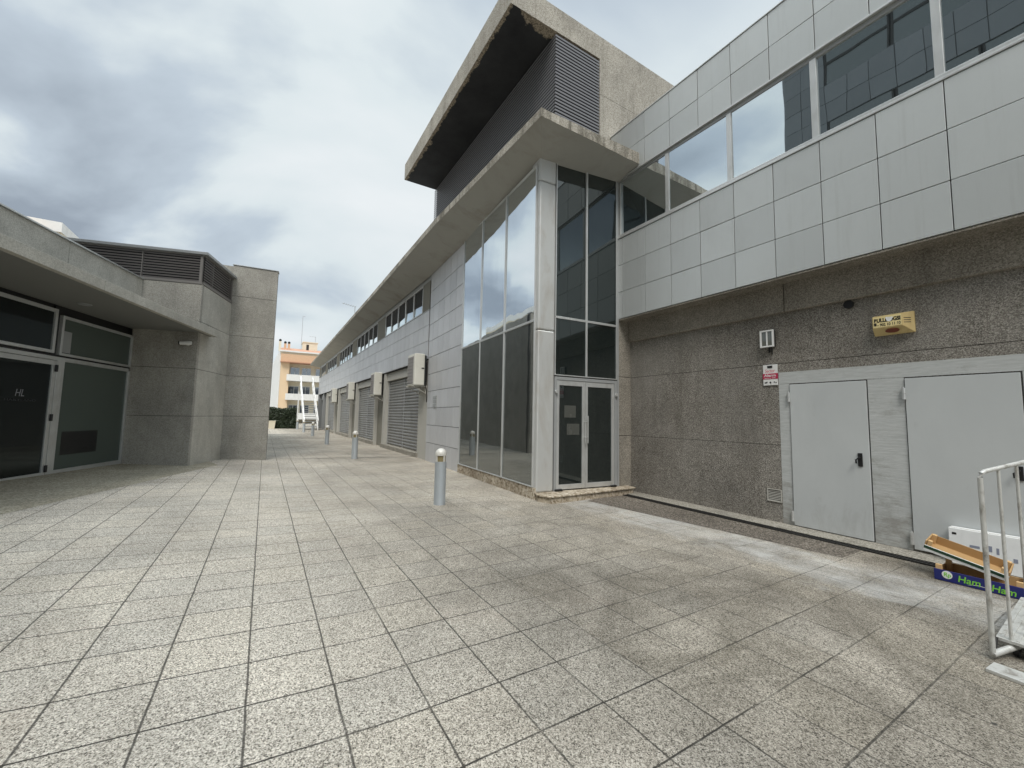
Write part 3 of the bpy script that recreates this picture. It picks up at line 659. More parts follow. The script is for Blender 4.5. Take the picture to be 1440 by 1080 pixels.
# ------------------------------------------------------------------ pavilion on the left
PV = thing('entrance_pavilion', 'low grey concrete pavilion with slanted walls, thin canopy and louvred plant screen', 'building', (-1.66,13.69,-1.4))
K1, K2, K3, K4 = (0.115,15.5), (-1.13,15.61), (-1.655,13.70), (-3.062,14.10)
A = Pl(*K2, 95, 1); B = Pl(*K3, 16.1, 1); Cc = Pl(*K4, 106.2, 1); D = Pl(*K4, 16.5, 1)
LA = math.dist(K1, K2); LB = math.dist(K2, K3); LC = math.dist(K3, K4)
def panels(name, pl, t0, t1, zs, mat):
    mb = MB()
    for z0, z1 in zip(zs[:-1], zs[1:]): pl.box(mb, t0, t1, -0.12, 0.0, z0+0.005, z1-0.005)
    mb.cur = 1; pl.box(mb, t0+0.01, t1-0.01, -0.3, -0.012, zs[0]+0.02, zs[-1]-0.02)
    return mb.build(name, [mat,'gap'], PV, 0.004)
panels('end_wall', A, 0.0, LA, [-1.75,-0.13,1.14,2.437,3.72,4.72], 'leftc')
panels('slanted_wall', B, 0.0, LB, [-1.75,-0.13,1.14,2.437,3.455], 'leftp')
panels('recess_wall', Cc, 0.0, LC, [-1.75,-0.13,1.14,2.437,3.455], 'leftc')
mb = MB(); mb.prism([(0.105,15.56),(-1.1,15.67),(-3.2,15.85),(-3.2,32),(-0.05,32)], -1.7, 4.70); mb.prism([(-1.70,13.80),(-1.25,15.6),(-1.2,15.9),(-7,20),(-8,15.6)], -1.7, 3.44)
mb.build('pavilion_core', 'leftc', PV)
mb = MB(); A.box(mb, -0.02, LA+0.015, -0.3, 0.02, 4.722, 4.75); mb.build('wall_coping', 'alud', PV, 0.004)
# louvred screen on the roof
for pl, t0, t1 in ((Cc, -3.6, LC-0.03), (B, 0.05, LB-0.03)):
    mb = MB(); z = 3.53
    while z < 4.2: slat(mb, pl, t0, t1, z, 0.072, 0.06); z += 0.072
    lv = mb.build('louvre_panel', 'louvl', PV)
    mb = MB(); pl.box(mb, t0, t1-0.02, -0.14, -0.09, 3.46, 4.25); mb.build('louvre_backing', 'louvb', lv)
    mb = MB()
    for k in range(3):
        t = t1 - 0.03 - k*1.35; hw = 0.03 if k == 0 else 0.008
        if t > t0: pl.box(mb, t-hw, t+hw, -0.06, 0.006, 3.52, 4.27)
    pl.box(mb, t0, t1+0.02, -0.06, 0.012, 3.458, 3.525); pl.box(mb, t0, t1+0.03, -0.06, 0.006, 4.235, 4.27)
    mb.build('louvre_frame', 'lframe', lv)
mb = MB(); e = 0.09
c0 = Cc.p(-3.6, e, 0); c1 = K3[0]+0.075, K3[1]-0.10; c2 = B.p(LB+0.02, e, 0)
mb.prism([(c0.x,c0.y),c1,(c2.x,c2.y),(-1.4,15.6),(-6,17.5)], 4.272, 4.345); mb.build('screen_roof', 'alud', PV, 0.004)
# parapet over the glazing
PX = Pl(-2.965, 14.06, 16.3, 1)
mb = MB()
for t0, t1 in ((-2.41,0.02),(-4.85,-2.42),(-7.3,-4.86),(-9.8,-7.31)): PX.box(mb, t0, t1, -0.2, 0.0, 2.2, 3.44)
mb.cur = 1; PX.box(mb, -9.8, 0.0, -0.3, -0.012, 2.2, 3.43)
mb.build('parapet', ['leftp','gap'], PV, 0.004)
mb = MB(); PX.box(mb, -9.8, 0.03, -0.25, 0.035, 3.442, 3.475); mb.build('parapet_coping', 'alu', PV, 0.004)
# canopy slab
CX = Pl(K2[0]+0.3*cos(radians(16.5)), K2[1]-0.3*sin(radians(16.5)), 16.5, 1)
tip = CX.p(-1.49,0,0); far = CX.p(-14.2,0,0)
cuts = [-1.49,-3.75,-6.0,-8.3,-10.6,-14.2]
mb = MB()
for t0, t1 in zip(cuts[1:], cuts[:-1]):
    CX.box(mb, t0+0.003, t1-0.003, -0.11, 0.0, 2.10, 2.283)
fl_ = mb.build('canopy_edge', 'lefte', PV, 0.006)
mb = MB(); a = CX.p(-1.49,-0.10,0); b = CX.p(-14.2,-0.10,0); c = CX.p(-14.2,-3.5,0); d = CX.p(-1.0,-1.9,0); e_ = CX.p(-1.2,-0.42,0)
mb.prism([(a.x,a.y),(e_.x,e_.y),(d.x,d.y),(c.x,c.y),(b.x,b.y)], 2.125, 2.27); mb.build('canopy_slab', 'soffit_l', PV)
for t, dd in ((-4.6,-1.15),(-7.0,-1.15)):
    q = CX.p(t, dd, 2.108); mb = MB(); mb.lathe((q.x,q.y,q.z), [(0.10,0.0),(0.11,0.008),(0.11,0.02)], 20); mb.build('downlight', 'alud', PV)
# shopfront glazing under the canopy
def bars(mb, items, d0=-0.05, d1=0.03):
    for t0, t1, z0, z1 in items: D.box(mb, t0, t1, d0, d1, z0, z1)
mb = MB(); bars(mb, [(-0.075,-0.005,-1.35,1.0),(-2.10,-0.076,-1.42,-1.26),(-2.10,-0.076,0.98,1.06),(-2.19,-2.101,-1.42,1.06)])
w1 = mb.build('shop_window', 'alu', PV, 0.004)
mb = MB(); D.box(mb, -2.10, -0.076, -0.03, -0.005, -1.258, 0.978); mb.build('pane', 'frost', w1)
mb = MB(); D.box(mb, -1.94, -0.9, -0.012, -0.003, -0.97, -0.48); mb.build('vent_panel', 'black', w1)
mb = MB(); bars(mb, [(-0.05,-0.005,1.1,1.93),(-2.26,-2.205,1.1,1.93),(-2.204,-0.051,1.1,1.15),(-2.204,-0.051,1.87,1.93)])
w2 = mb.build('transom_window', 'alu', PV, 0.004)
mb = MB(); D.box(mb, -2.204, -0.051, -0.03, -0.005, 1.15, 1.87); mb.build('pane', 'frost', w2)
mb = MB(); D.box(mb, -2.18, -1.95, -0.004, -0.001, 1.17, 1.62); mb.build('blind_slot', 'alud', w2)
mb = MB(); bars(mb, [(-2.45,-2.39,1.12,2.02),(-5.6,-5.54,1.12,2.02),(-5.539,-2.451,1.12,1.18),(-5.539,-2.451,1.95,2.02)])
w3 = mb.build('transom_window', 'alu', PV, 0.004)
mb = MB(); D.box(mb, -5.539, -2.451, -0.03, -0.005, 1.18, 1.95); mb.build('pane', 'glassl', w3)
mb = MB(); D.box(mb, -2.389, -2.262, -0.08, -0.03, 1.06, 2.1); D.box(mb, -5.7, 0.1, -0.1, 0.0, 1.062, 1.099); D.box(mb, -9.6, 0.25, -0.4, -0.06, -1.7, 2.2); mb.build('shopfront_core', 'black', PV)
mb = MB(); bars(mb, [(-2.29,-2.192,-1.42,1.06),(-5.6,-5.5,-1.42,1.06),(-5.499,-2.291,0.985,1.06)])
gd = mb.build('glass_door', 'alu', PV, 0.004)
for t0, t1 in ((-3.87,-2.30),(-5.49,-3.90)):
    mb = MB(); a = 0.085
    bars(mb, [(t1-a,t1,-1.40,0.975),(t0,t0+a,-1.40,0.975),(t0+a+0.001,t1-a-0.001,-1.40,-1.27),(t0+a+0.001,t1-a-0.001,0.885,0.975)], -0.04, 0.026)
    mb.build('door_leaf', 'alu', gd, 0.004)
    mb = MB(); D.box(mb, t0+a, t1-a, -0.03, 0.0, -1.27, 0.885); mb.build('door_glass', 'glassl', gd)
mb = MB()
for z in (0.82,-0.18,-1.2): D.box(mb, -2.345, -2.285, 0.03, 0.055, z-0.07, z+0.07)
mb.build('hinge', 'black', gd, 0.008)
mb = MB(); mb.tube([D.p(-3.82,0.09,-0.75), D.p(-3.82,0.09,0.15)], 0.014)
for z in (-0.6,0.0): mb.tube([D.p(-3.82,0.02,z), D.p(-3.82,0.09,z)], 0.012)
mb.build('handle', 'alu', gd, 0, True)
text('door_emblem', 'HL', 0.19, D.p(-3.12,0.004,0.22), D.u, (0,0,1), 'logo', gd, 0.001, 0.2, 0.2)
text('door_lettering', 'HARTLAND', 0.06, D.p(-3.32,0.004,0.13), D.u, (0,0,1), 'logod', gd, 0.001, 0.66)

# security camera on the recess wall under the canopy
q = Cc.p(1.25, 0.0, 1.80)
cam_t = thing('security_camera', 'small white security camera on the wall under the pavilion canopy', 'camera', tuple(q))
mb = MB(); mb.tube([q, Cc.p(1.25,0.03,1.80)], 0.05, 16); mb.tube([Cc.p(1.25,0.03,1.80), Cc.p(1.25,0.10,1.81)], 0.018, 10); mb.build('mount', 'white', cam_t, 0, True)
mb = MB(); mb.tube([Cc.p(1.37,0.10,1.81), Cc.p(1.33,0.11,1.81), Cc.p(1.12,0.13,1.795)], [0.045,0.052,0.05], 16); mb.build('housing', 'white', cam_t, 0, True)
mb = MB(); mb.tube([Cc.p(1.12,0.13,1.795), Cc.p(1.09,0.133,1.793)], [0.047,0.04], 16); mb.build('lens_hood', 'black', cam_t, 0, True)

# ------------------------------------------------------------------ bollards
def make_bollard(x, y, label):
    z = gz(x, y)
    t = thing('bollard', label, 'bollard', (x,y,z), 'grey lamp bollards down the plaza')
    mb = MB(); mb.lathe((x,y,z), [(0.104,-0.01),(0.104,0.0),(0.1,0.006),(0.1,0.745),(0.098,0.752)], 32); mb.build('shaft', 'boll', t, 0, True)
    mb = MB(); mb.lathe((x,y,z), [(0.085,0.752),(0.085,0.855)], 32); mb.build('lens', 'lens', t, 0, True)
    for a in (0.3,1.87,3.44,5.01):
        c, s = cos(a), sin(a); mb = MB(); mb.obox((x+0.08*c+0.015*s,y+0.08*s-0.015*c,z+0.752), (0.018*c,0.018*s,0), (-0.03*s,0.03*c,0), (0,0,0.103)); mb.build('lens_post', 'bolld', t)
    mb = MB(); prof = [(0.09,0.855),(0.102,0.857),(0.103,0.88)]+[(0.103*cos(a),0.88+0.105*sin(a)) for a in [k*pi/2/7 for k in range(1,7)]]+[(0.004,0.985)]
    mb.lathe((x,y,z), prof, 32); mb.build('cap', 'bolld', t, 0, True)
    return t
spots = [(2.745,6.96),(2.815,15.4),(2.835,23.1),(3.0,32.3),(2.9,38.6),(2.88,46.2)]
labs = ['nearest grey lamp bollard with a domed cap, standing before the glazed tower',
        'second lamp bollard from the viewer, beside the slot drain across the paving',
        'third lamp bollard along the plaza, in front of the second roller shutter',
        'fourth lamp bollard, standing just before the foot of the white stair',
        'fifth and small lamp bollard at the left foot of the white stair',
        'farthest lamp bollard, in front of the dark hedge']
b0 = make_bollard(*spots[0], labs[0])
for (x, y), l in zip(spots[1:], labs[1:]):
    c = copy_tree(b0); c.location = (x, y, gz(x,y)+ZO); c['label'] = l

# ------------------------------------------------------------------ air conditioners on the long facade
def make_ac():
    y0 = 14.2; t = thing('air_conditioner', 'x', 'air conditioner', (5.0,y0,1.05), 'air conditioner units along the facade')
    x0, x1, y1, z0, z1 = 4.50, 4.87, 15.05, 1.09, 2.24
    mb = MB(); mb.box(x0,x1,y0,y1,z0,z1); mb.build('casing', 'acbody', t, 0.03)
    mb = MB(); mb.box(x0-0.006,x0+0.02,y0+0.16,y1-0.05,z0+0.06,z1-0.1)
    for k in range(11): mb.box(x0-0.012,x0-0.005,y0+0.16+0.066*k,y0+0.172+0.066*k,z0+0.06,z1-0.1)
    for k in range(8): mb.box(x0-0.016,x0-0.009,y0+0.16,y1-0.05,z0+0.1+0.125*k,z0+0.112+0.125*k)
    mb.build('fan_guard', 'acgrille', t)
    mb = MB(); mb.box(x1-0.002,x1+0.06,y0+0.03,y1-0.03,z0+0.05,z1-0.05)
    for k in range(14): mb.box(x1+0.06,x1+0.09,y0+0.03,y1-0.03,z0+0.08+k*0.074,z0+0.1+k*0.074)
    mb.build('cooling_coil', 'black', t)
    mb = MB(); mb.box(x0+0.25,x0+0.34,y0-0.012,y0+0.01,z0+0.6,z0+0.64); mb.build('grip', 'black', t)
    mb = MB()
    for yy in (y0+0.08,y1-0.12): mb.box(4.42,5.0,yy,yy+0.04,z0-0.045,z0-0.003); mb.obox((4.95,yy,z0-0.3),(0.04,0,0),(0,0.04,0),(0,0,0.26)); mb.tube([(4.5,yy+0.02,z0-0.04),(4.97,yy+0.02,z0-0.28)], 0.014, 6)
    mb.build('bracket', 'jamb', t)
    mb = MB(); mb.tube([(4.88,y0+0.05,z0+0.15),(4.93,y0+0.04,z0-0.05),(4.97,y0+0.02,z0-0.15),(4.98,y0+0.02,z0-0.6)], 0.016, 8); mb.tube([(4.86,y0+0.07,z0+0.2),(4.95,y0+0.1,z0+0.0),(4.985,y0+0.12,z0-0.1)], 0.022, 8); mb.build('pipe', 'black', t, 0, True)
    return t
ac0 = make_ac()
al = ['largest and nearest air conditioner, above the right edge of the first roller shutter',
      'second air conditioner from the viewer, on the pier between first and second shutters',
      'third air conditioner along the facade, between second and third shutters',
      'farthest air conditioner, over the last grey shutter near the white stair']
ac0['label'] = al[0]
for k, yy in enumerate((21.0,28.35,35.9)):
    c = copy_tree(ac0); c.location = (5.0+0.12, yy, 1.0+ZO-0.05-0.02*k); c['label'] = al[k+1]

# ------------------------------------------------------------------ fittings on the service wing wall
def wp(t, d, z): return W.p(t, d, z)
t = thing('bulkhead_lamp', 'small square wall lamp with white frame and two dark panes, above the alarm sign', 'wall lamp', tuple(wp(3.465,0,1.35)))
mb = MB(); W.box(mb, 3.37, 3.56, 0.0, 0.07, 1.225, 1.485); mb.build('lamp_body', 'black', t)
mb = MB(); 
for a, b, c, e in ((3.36,3.385,1.215,1.495),(3.545,3.57,1.215,1.495),(3.455,3.472,1.24,1.47),(3.386,3.544,1.215,1.239),(3.386,3.544,1.471,1.495)): W.box(mb, a, b, 0.06, 0.09, c, e)
mb.build('lamp_frame', 'white', t, 0.003)
mb = MB(); W.box(mb, 3.387, 3.543, 0.0705, 0.074, 1.24, 1.47); mb.build('lamp_glass', m_glass('grey_lamp_glass', (0.12,0.12,0.1), 0.05), t)
mb = MB(); mb.tube([wp(3.46,0.02,1.22), wp(3.46,0.02,1.13)], 0.012, 8); mb.tube([wp(3.42,0.02,1.22), wp(3.42,0.012,1.10)], 0.008, 8); mb.build('cable_gland', 'black', t)

t = thing('alarm_sign', 'white and crimson alarm company plate beside the grey painted door surround', 'sign', tuple(wp(3.46,0,0.77)))
R = Vector((0,-1,0)); U = Vector((0,0,1))
mb = MB(); W.box(mb, 3.35, 3.57, 0.006, 0.016, 0.60, 0.935); mb.build('plate', 'white', t, 0.002)
mb = MB(); W.box(mb, 3.345, 3.575, 0.0165, 0.0195, 0.70, 0.79); mb.build('band', 'crimson', t)
mb = MB(); W.box(mb, 3.425, 3.50, 0.0165, 0.022, 0.88, 0.918); mb.build('sensor_window', 'black', t)
text('lettering', 'Sector', 0.075, wp(3.545,0.0165,0.81), R, U, 'pinkr', t, 0.001, 0.16, 0.3)
text('lettering', 'Alarm', 0.062, wp(3.555,0.0205,0.738), R, U, 'white', t, 0.001, 0.18, 0.0, 0.001)
text('lettering', 'alarma 24h', 0.024, wp(3.55,0.0205,0.708), R, U, 'white', t, 0.001, 0.17)
mb = MB()
W.box(mb, 3.52, 3.548, 0.0165, 0.019, 0.632, 0.652); W.box(mb, 3.505, 3.52, 0.0165, 0.019, 0.638, 0.66)
mb.tube([wp(3.46,0.0165,0.645), wp(3.46,0.019,0.645)], 0.014, 12); mb.tube([wp(3.455,0.0165,0.622), wp(3.455,0.019,0.622)], 0.007, 10)
mb.tube([wp(3.40,0.0165,0.648), wp(3.40,0.019,0.648)], 0.015, 3); mb.tube([wp(3.375,0.0165,0.64), wp(3.375,0.019,0.64)], 0.01, 8)
mb.build('pictogram', 'black', t)

t = thing('alarm_box', 'yellow alarm siren box high on the pebbledash wall above the service doors', 'alarm box', tuple(wp(1.91,0,1.31)))
mb = MB()
a0, a1, c0, c1 = 1.71, 2.11, 1.178, 1.448
bk = [wp(a0,0.0,c0),wp(a1,0.0,c0),wp(a1,0.0,c1),wp(a0,0.0,c1)]; md = [wp(a0,0.03,c0),wp(a1,0.03,c0),wp(a1,0.03,c1),wp(a0,0.03,c1)]
fr = [wp(a0+0.085,0.13,c0+0.085),wp(a1-0.012,0.13,c0+0.085),wp(a1-0.012,0.13,c1-0.025),wp(a0+0.085,0.13,c1-0.025)]
mb.add(bk+md+fr, [(3,2,1,0)]+[(i,(i+1)%4,4+(i+1)%4,4+i) for i in range(4)]+[(4+i,4+(i+1)%4,8+(i+1)%4,8+i) for i in range(4)]+[(8,9,10,11)])
mb.build('siren_case', 'yellow', t, 0.006)
mb = MB(); W.box(mb, 1.805, 2.09, 0.1305, 0.133, 1.275, 1.415); mb.build('label_plate', 'ylabel', t)
text('lettering', 'BULLDOGSI', 0.068, wp(2.08,0.1335,1.343), R, U, 'black', t, 0.001, 0.265, 0, 0.003)
text('lettering', '\u2013 902 10 11 60', 0.05, wp(2.05,0.1335,1.288), R, U, 'black', t, 0.001, 0.235, 0, 0.0012)
mb = MB(); mb.tube([wp(1.925,0.1335,1.368), wp(1.925,0.137,1.368)], 0.03, 9); mb.tube([wp(1.90,0.1335,1.385), wp(1.90,0.1365,1.385)], 0.014, 6); mb.tube([wp(1.95,0.1335,1.388), wp(1.95,0.1365,1.388)], 0.014, 6); mb.build('emblem', 'white', t)
mb = MB(); mb.tube([wp(2.066,0.1335,1.31), wp(2.066,0.137,1.31)], 0.013, 10); mb.tube([wp(2.08,0.135,1.325), wp(2.066,0.135,1.332), wp(2.052,0.135,1.325)], 0.006, 6); mb.build('telephone_symbol', 'black', t)
mb = MB(); s0 = [wp(1.91+0.07*cos(a), 0.085+0.028*sin(a)+0.006, c0+0.045+0.023*sin(a)) for a in [2*pi*k/24 for k in range(24)]]
s1 = [p+Vector((-0.008,0,-0.006)) for p in s0]; mb.add(s0+s1, [tuple(range(24)),tuple(range(47,23,-1))]+[(i,(i+1)%24,24+(i+1)%24,24+i) for i in range(24)]); mb.build('strobe_lens', 'brownl', t)
mb = MB()
for k in range(3): mb.obox(wp(1.735,0.062,1.30+0.028*k), wp(1.785,0.118,1.30+0.028*k)-wp(1.735,0.062,1.30+0.028*k), (-0.004,0.003,0), (0,0,0.009))
for k in range(3): W.box(mb, 2.1095, 2.113, 0.006, 0.026, 1.28+0.03*k, 1.296+0.03*k)
mb.build('sound_slot', 'black', t)

t = thing('vent_grille', 'pale slatted vent grille low on the pebbledash wall left of the service door', 'vent grille', tuple(wp(3.45,0,-1.15)))
mb = MB()
for a, b, c, e in ((3.352,3.364,-1.25,-1.055),(3.556,3.568,-1.25,-1.055),(3.3645,3.5555,-1.25,-1.24),(3.3645,3.5555,-1.066,-1.055)): W.box(mb, a, b, 0.0, 0.014, c, e)
mb.build('grille_frame', 'jamb', t)
mb = MB()
for k in range(7): z = -1.236+k*0.0245; mb.obox(wp(3.5555,0.002,z), (0,-0.191,0.0), (-0.007,0,-0.003), (0,0,0.009))
mb.build('grille_slats', 'jamb', t)
mb = MB(); W.box(mb, 3.365, 3.555, 0.0, 0.0015, -1.24, -1.067); mb.build('duct_shadow', 'black', t)
mb = MB(); q0, q1 = wp(2.384,0.0,1.685), wp(2.384,0.03,1.685)
mb.tube([q0,q1], 0.06, 24); mb.cur = 1; mb.tube([q1,wp(2.384,0.0315,1.685)], 0.053, 24)
tag(mb.build('flue_outlet', ['iron','louvb']), 'round black flue opening under the concrete beam left of the yellow box', 'flue')

# ------------------------------------------------------------------ crates, carton, trolley, board
gy = gz(6.1, 1.1)
t = thing('fruit_crate', 'low navy blue fruit crate with green lettering on the paving by the wall', 'crate', (6.2,1.0,gy))
Lb = Pl(6.0, 1.445, 0.0, -1)     # long printed side, running toward the viewer (negative t)
mb = MB(); Lb.box(mb, -0.60, 0.0, -0.012, 0.0, gy+0.006, gy+0.112); mb.build('printed_side', 'blue', t, 0.002)
mb = MB(); Lb.box(mb, -0.60, 0.0, -0.40, -0.388, gy+0.006, gy+0.11)
Lb.box(mb, -0.008, 0.0, -0.387, -0.013, gy+0.006, gy+0.10); Lb.box(mb, -0.60, -0.592, -0.387, -0.013, gy+0.006, gy+0.10); mb.build('plain_side', 'wood', t)
mb = MB()
for k in range(4): Lb.box(mb, -0.591, -0.009, -0.05-0.1*k, -0.02-0.1*k+(-0.045), gy+0.004, gy+0.012)
mb.build('crate_floor', 'wood', t)
for a in (-0.055,-0.585):
    for d in (-0.05,-0.387): mb = MB(); Lb.box(mb, a, a+0.045, d, d+0.036, gy+0.012, gy+0.155); mb.build('corner_post', 'wood', t, 0.002)
text('lettering', 'Ham', 0.085, Lb.p(-0.165,0.001,gy+0.032), R, U, 'green', t, 0.001, 0.155, 0.15, 0.001)
text('lettering', 'Ham', 0.085, Lb.p(-0.385,0.001,gy+0.022), R, U, 'green', t, 0.001, 0.155, 0.15, 0.001)
mb = MB(); mb.tube([Lb.p(-0.095,0.0005,gy+0.072), Lb.p(-0.095,0.003,gy+0.072)], 0.038, 24); mb.build('round_logo', 'boxw', t)
text('lettering', 'Rp', 0.055, Lb.p(-0.068,0.0035,gy+0.055), R, U, 'green', t, 0.001, 0.055, 0.1, 0.001)
mb = MB(); pts = [(-0.235,0.020),(-0.27,0.031),(-0.31,0.036),(-0.35,0.034),(-0.375,0.03)]
vs = [Lb.p(a,0.0015,gy+b) for a, b in pts]+[Lb.p(a,0.0015,gy+b+0.006*(1-abs(i-2)/2.6)) for i, (a, b) in enumerate(pts)]
mb.add(vs, [(i,i+1,6+i,5+i) for i in range(4)]); mb.build('swoosh', 'boxw', t)
# open brown crate tilted across the blue one
t = thing('open_crate', 'open brown cardboard tray with dark green trim, tilted on the navy crate', 'crate', (6.15,1.25,gy+0.2))
o = Vector((6.055,1.53,gy+0.268)); a = Vector((0.06,-0.56,-0.155)); b = Vector((0.32,0.02,0.028)); up = Vector((-0.01,-0.022,0.088))
mb = MB(); mb.obox(o, a, b, up*0.08); mb.build('tray_floor', 'board', t)
mb = MB(); mb.obox(o+b, a, -b*0.03, up); mb.obox(o, b*0.97, a*0.02, up*1.12); mb.obox(o+a*0.98, b*0.97, a*0.02, up); mb.build('tray_side', 'board', t)
mb = MB(); mb.obox(o-b*0.02, a, b*0.03, up*0.62); mb.cur = 1; mb.obox(o-b*0.026+up*0.28, a*0.995, b*0.006, up*0.3); mb.build('tray_front', ['boxw','darkg'], t)
for q in (o+b*0.80+a*0.02, o+b*0.80+a*0.92, o+b*0.03+a*0.03, o+b*0.03+a*0.9):
    mb = MB(); mb.obox(q, a*0.055, b*0.15, up*1.17); mb.build('corner_post', 'wood', t)
# white carton leaning on the door
t = thing('white_carton', 'flat white carton box standing against the wide grey service door', 'carton', (6.86,1.2,-1.556))
mb = MB(); mb.hexa([(6.80,1.50,-1.553),(6.80,0.90,-1.553),(6.93,0.90,-1.553),(6.93,1.50,-1.553)], [(6.835,1.505,-1.165),(6.835,0.905,-1.165),(6.965,0.905,-1.165),(6.965,1.505,-1.165)])
mb.build('carton_body', 'boxw', t, 0.006)
CB = lambda yy, zz: Vector((6.80+0.035*(zz+1.553)/0.388-0.002, yy, zz))
def mark(y0, y1, z0, z1, mt, nm='printed_mark'):
    mb = MB(); mb.hexa([CB(y0,z0)+Vector((0.0015,0,0)),CB(y1,z0)+Vector((0.0015,0,0)),CB(y1,z0),CB(y0,z0)],[CB(y0,z1)+Vector((0.0015,0,0)),CB(y1,z1)+Vector((0.0015,0,0)),CB(y1,z1),CB(y0,z1)]); mb.build(nm, mt, t)
mark(1.475,1.44,-1.235,-1.212,'black'); mark(1.34,1.265,-1.345,-1.32,'greyp'); mark(1.22,1.175,-1.355,-1.295,'greyp'); mark(1.145,1.125,-1.37,-1.305,'greyp'); mark(1.03,1.0,-1.42,-1.38,'greyp'); mark(0.97,0.94,-1.43,-1.40,'greyp')
mb = MB(); mb.box(6.855,6.875,0.92,1.49,-1.1645,-1.1625); mb.build('packing_tape', 'jamb', t)

# trolley
t = thing('hand_trolley', 'worn white tubular platform trolley at the right edge of the paving', 'trolley', (4.29,0.77,gz(4.29,0.77)))
du = Vector((0.145,-0.062,0.030)); p0 = Vector((4.29,0.77,-1.525)); Hh = Vector((0,0,1.205))
mb = MB()
top = p0+Hh; end = p0+du*4
mb.tube([p0, top-Vector((0,0,0.035)), top+du.normalized()*0.012-Vector((0,0,0.01)), top+du.normalized()*0.04, end+Hh-du*0.2, end+Hh-Vector((0,0,0.03)), end], 0.0145, 12)
mb.build('handle_hoop', 'trol', t, 0, True)
mb = MB()
for k in (1,2,3): mb.tube([p0+du*k, p0+du*k+Hh], 0.0095, 10)
mb.build('hoop_bar', 'trol', t, 0, True)
mb = MB(); mb.tube([p0-du*0.05, end], 0.02, 10); mb.build('base_rail', 'trol', t, 0, True)
mb = MB(); A1, B1, C1, D1 = Vector((4.42,0.775,-1.465)), Vector((4.40,0.20,-1.465)), Vector((5.45,0.20,-1.42)), Vector((5.45,0.80,-1.42))
mb.hexa([A1,B1,C1,D1],[v+Vector((0,0,0.018)) for v in (A1,B1,C1,D1)])
for k in range(16):
    s = (k+0.5)/16; qa, qb = A1.lerp(B1,s), D1.lerp(C1,s); mb.obox(qa+Vector((0.02,0,0.018)), (qb-qa)*0.97, Vector((0,-0.014,0)), Vector((0,0,0.006)))
mb.build('platform', 'trol', t)
mb = MB(); mb.tube([p0+Vector((0.01,0,0.0)), A1+Vector((0,0,0.01))], 0.012, 8); mb.tube([p0+du*2, A1.lerp(B1,0.4)], 0.012, 8); mb.build('strut', 'iron', t)
for q in (Vector((4.52,0.70,-1.50)), Vector((5.3,0.74,-1.48)), Vector((4.52,0.26,-1.50))):
    mb = MB(); g_ = gz(q.x,q.y); r = (q.z-g_)/1.0
    mb.tube([(q.x,q.y-0.014,g_+0.042),(q.x,q.y+0.014,g_+0.042)], 0.042, 16); w_ = mb.build('wheel', 'rubber', t)
    mb = MB(); mb.obox((q.x-0.016,q.y-0.022,g_+0.04),(0.032,0,0),(0,0.006,0),(0,0,0.065)); mb.obox((q.x-0.016,q.y+0.016,g_+0.04),(0.032,0,0),(0,0.006,0),(0,0,0.065)); mb.build('fork', 'iron', w_)
mb = MB(); gq = gz(4.1,0.6)+0.002
mb.hexa([(4.035,0.762,gq),(4.00,0.30,gq),(4.16,0.29,gq),(4.19,0.752,gq)], [(4.035,0.762,gq+0.022),(4.00,0.30,gq+0.022),(4.16,0.29,gq+0.022),(4.19,0.752,gq+0.022)])
tag(mb.build('wooden_board', 'trol', None, 0.003), 'scuffed white plank lying on the paving under the trolley', 'plank')

# ------------------------------------------------------------------ far end: hedge, planter, stair, antennas, apartments
t = thing('hedge', 'dark clipped evergreen hedge closing the far end of the plaza', 'hedge', (1.4,48.4,gz(1.4,48.4)))
mb = MB()
for k in range(5200):
    x, y, z = random.uniform(-2.2,2.95), 48+abs(random.gauss(0,0.35)), random.uniform(-1.55,0.60)
    z = min(z, 0.5+0.12*sin(x*3.1)+random.uniform(-0.05,0.1))
    s = random.uniform(0.05,0.11); a, b = random.uniform(0,2*pi), random.uniform(-1,1)
    u = Vector((cos(a),sin(a)*0.6,b*0.5)).normalized()*s; v = Vector((-sin(a)*0.5,cos(a)*0.3,1-abs(b)*0.5)).normalized()*s*0.7
    c = Vector((x,y,z)); mb.add([c-u,c-v*0.5,c+u,c+v], [(0,1,2,3)])
mb.build('foliage', 'hedge', t)
mb = MB(); mb.box(-2.2,2.85,48.35,48.9,-1.7,0.42)
mb.build('inner_branches', m_plain('hedge_inner', (0.012,0.016,0.008), 0.9, 0, 0.5, 12), t)
mb = MB(); x0, x1, y0, y1, z0, z1 = 0.25,0.98,47.2,47.75,gz(0.6,47.5)-0.01,-0.85
mb.hexa([(x0+0.06,y0+0.06,z0),(x1-0.06,y0+0.06,z0),(x1-0.06,y1-0.06,z0),(x0+0.06,y1-0.06,z0)],[(x0,y0,z1),(x1,y0,z1),(x1,y1,z1),(x0,y1,z1)])
mb.box(x0-0.03,x1+0.03,y0-0.03,y1+0.03,z1,z1+0.06)
tag(mb.build('planter', 'cream'), 'pale stone planter box before the dark hedge by the pavilion corner', 'planter')

